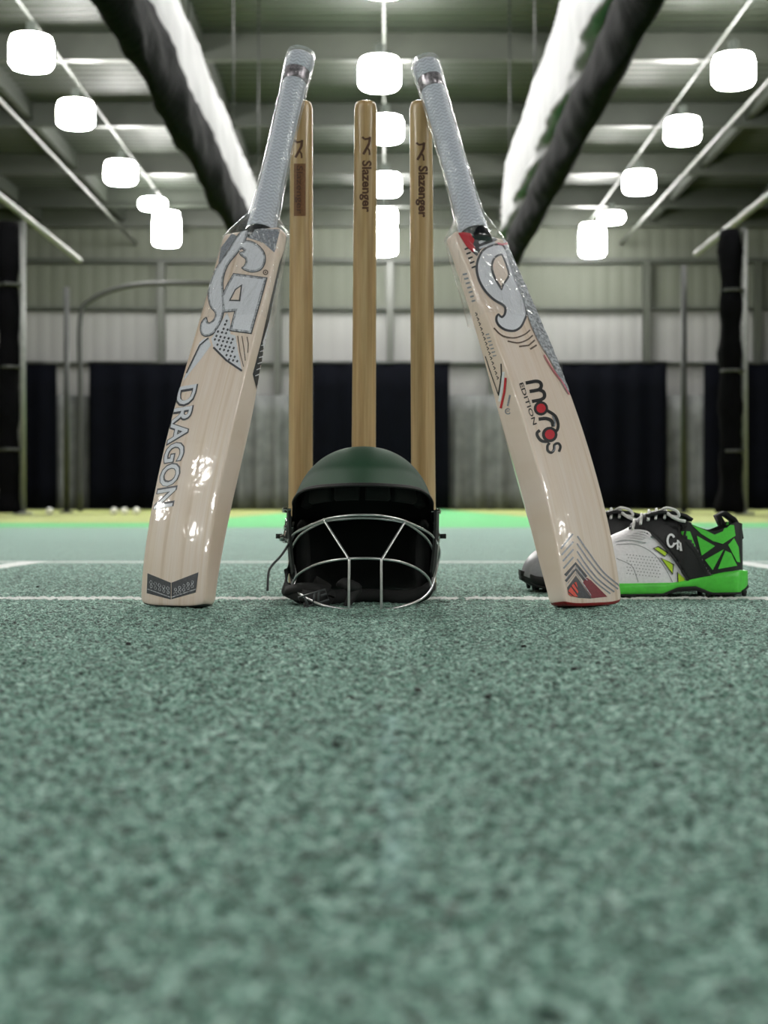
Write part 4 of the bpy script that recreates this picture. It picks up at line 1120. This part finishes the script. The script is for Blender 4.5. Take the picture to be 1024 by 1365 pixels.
for i, ((a, b), lab) in enumerate(cur):
    Y = 38.6; X0 = (a-512)/FPX*Y; X1 = (b-512)/FPX*Y
    root = thing('curtain', lab, 'curtain', ((X0+X1)/2, Y, 0), 'dark curtains along the far wall')
    v, f = curtain(X0, X1, .03, 3.95, Y, M['navy'], .05, .7, i); mesh_obj('cloth', v, f, M['navy'], root)
    v, f = tube_mesh([(X0-.05, Y+.02, 3.99), (X1+.05, Y+.02, 3.99)], .04, 8); mesh_obj('curtain_rail', v, f, M['dark_pole'], root)
gc = [((60, 135), 'grey pleated drape between the two left dark curtains'), ((292, 424), 'grey pleated drape between the left bat and the stumps'), ((590, 756), 'grey pleated drape between the stumps and the right bat'), ((882, 946), 'grey pleated drape right of the right bat, above the shoes')]
for i, ((a, b), lab) in enumerate(gc):
    Y = 39.2; X0 = (a-512)/FPX*Y; X1 = (b-512)/FPX*Y
    v, f = curtain(X0, X1, .03, 3.15, Y, None, .12, .55, i+10)
    tag(mesh_obj('grey_drape', v, f, M['grey_drape'], None, origin=((X0+X1)/2, Y, 0)), lab, 'curtain', 'grey drapes along the far wall')
# net posts with gathered black nets
def net_post(X, Y, h, rn, label, seed):
    root = thing('net_post', label, 'net post', (X, Y, 0), 'net posts')
    v, f = join(tube_mesh([(X+.2, Y, 0), (X+.2, Y, h)], .045, 12), lathe((X+.2, Y, 0), [(.14, .0), (.14, .03), (.05, .035)], 16))
    mesh_obj('pole', v, f, M['galv'], root)
    rnd = random.Random(seed); rr = []
    for k in range(40):
        z = .02+(h-.05)*k/39; q = rn*(1+.10*math.sin(k*.9+seed)+rnd.uniform(-.07, .07))*(1+.25*max(0, 1-k/5))
        rr.append([Vector((X+q*math.cos(2*PI*j/16)*(1+.12*math.sin(5*2*PI*j/16+k*.3)), Y+q*math.sin(2*PI*j/16), z)) for j in range(16)])
    v, f = loft(rr); mesh_obj('gathered_net', v, f, M['netting'], root)
    for z in (h*.22, h*.5, h*.78):
        v, f = lathe((X+.03, Y, z), [(rn*1.12, -.02), (rn*1.15, 0), (rn*1.12, .02)], 16); mesh_obj('tie', v, f, M['dark_pole'], root)
    return root
net_post(4.86, 20.0, 4.02, .15, 'thick black gathered net on its post at the right, above the shoe heel', 1)
net_post(-5.27, 20.0, 4.12, .15, 'thick black gathered net on its post at the left edge', 2)
def thin_post(X, Y, h, label):
    v, f = join(tube_mesh([(X, Y, 0), (X, Y, h)], .05, 12), lathe((X, Y, 0), [(.12, 0), (.12, .03), (.05, .035)], 16))
    return tag(mesh_obj('steel_post', v, f, M['dark_pole'], None, origin=(X, Y, 0)), label, 'post', 'thin steel posts')
thin_post(4.86, 23.1, 4.02, 'thin dark steel post just left of the thick right net')
thin_post(-5.28, 23.7, 3.75, 'thin dark steel post just right of the thick left net')
for i, X in enumerate((4.86, -5.27)):
    v, f = tube_mesh([(X+.2, 6, 4.20), (X+.2, 23.1 if i == 0 else 23.7, 4.20)], .05, 10)
    tag(mesh_obj('net_rail', v, f, M['galv'], None, origin=(X+.2, 20, 4.02)), ('galvanised rail running from the right net post towards the viewer', 'galvanised rail running over the left net post towards the viewer')[i], 'rail', 'net rails')
v, f = tube_mesh([at(107, 673.5+4, 30)-Vector((0, 0, .18)), at(107, 520, 30), at(107, 425, 30), at(122, 400, 30), at(160, 384, 30), at(210, 378, 30), at(330, 378, 30)], .055, 10, sub=5)
for p in v: p.z = max(p.z, .0)
tag(mesh_obj('curved_pipe', v, f, M['dark_pole'], None, origin=at(107, 680, 30)), 'dark pipe bending from upright to level, left of the left bat', 'pipe')

# ------------------------------------------------------------------ small things
M['ball'] = simple('white_leather', rgb(228, 226, 220), .4, 0, 60, .05, coat=.3)
M['seam'] = simple('ball_seam', rgb(200, 196, 186), .7, 0, 300, .1)
for i, (px, lab) in enumerate(((66, 'white ball lying alone on the far left turf'), (152, 'leftmost white ball of the three lying together at the far left'), (166, 'middle white ball of the three lying together at the far left'), (182, 'rightmost white ball of the three lying together at the far left'))):
    Y = 19.0+.4*(i % 2); X = (px-512)/FPX*Y; r = .05
    root = thing('cricket_ball', lab, 'ball', (X, Y, 0), 'white balls')
    bm = bmesh.new(); bmesh.ops.create_uvsphere(bm, u_segments=24, v_segments=14, radius=r); bm.verts.index_update()
    v = [q.co+Vector((X, Y, r)) for q in bm.verts]; f = [tuple(q.index for q in g.verts) for g in bm.faces]; bm.free()
    mesh_obj('leather', v, f, M['ball'], root)
    v, f = tube_mesh([(X+math.cos(a)*(r+.0005), Y+math.sin(a)*(r+.0005)*.6, r+math.sin(a)*(r+.0005)*.8) for a in [2*PI*k/24 for k in range(24)]], .0018, 6, True)
    mesh_obj('seam', v, f, M['seam'], root)
M['crumb'] = simple('rubber_crumb', rgb(26, 22, 20), .7, 0, 300, .3)
for i, (px, py) in enumerate(((466, 936), (557, 926), (650, 935), (766, 897), (698, 866), (171, 863), (50, 785), (448, 1000))):
    Y = CH*FPX/(py-HOR); X = (px-512)/FPX*Y; r = .0018; rnd = random.Random(i)
    bm = bmesh.new(); bmesh.ops.create_icosphere(bm, subdivisions=2, radius=r)
    for q in bm.verts: q.co *= 1+rnd.uniform(-.3, .3)
    for q in bm.verts: q.co.z = max(q.co.z*.8, -r*.6)+.0032; q.co.x *= 1.4
    bm.verts.index_update(); v = [q.co+Vector((X, Y, 0)) for q in bm.verts]; f = [tuple(q.index for q in g.verts) for g in bm.faces]; bm.free()
    tag(mesh_obj('rubber_crumb', v, f, M['crumb'], None, origin=(X, Y, 0)), 'tiny dark rubber crumb lying on the green turf', 'crumb', 'dark crumbs on the turf')

# ------------------------------------------------------------------ world, camera, view
w = bpy.data.worlds.new('World'); S.world = w; w.use_nodes = True
w.node_tree.nodes['Background'].inputs[0].default_value = (.5, .55, .55, 1); w.node_tree.nodes['Background'].inputs[1].default_value = .02
cam = bpy.data.cameras.new('Camera'); co = link(bpy.data.objects.new('Camera', cam)); co.location = CAM; co.rotation_euler = (PI/2, 0, 0)
cam.sensor_fit = 'VERTICAL'; cam.sensor_height = 36; cam.lens = 36*FPX/1365; cam.shift_y = (673-682.5)/1365
cam.clip_start = .01; cam.clip_end = 200
cam.dof.use_dof = True; cam.dof.focus_distance = 1.75; cam.dof.aperture_fstop = 7.6; cam.dof.aperture_blades = 0
S.camera = co
S.view_settings.view_transform = 'Standard'; S.view_settings.look = 'None'; S.view_settings.gamma = 1; S.view_settings.use_curve_mapping = False
S.view_settings.exposure = 0.8
S.cycles.max_bounces = 8; S.cycles.diffuse_bounces = 4; S.cycles.transparent_max_bounces = 16
S.cycles.sample_clamp_indirect = 6
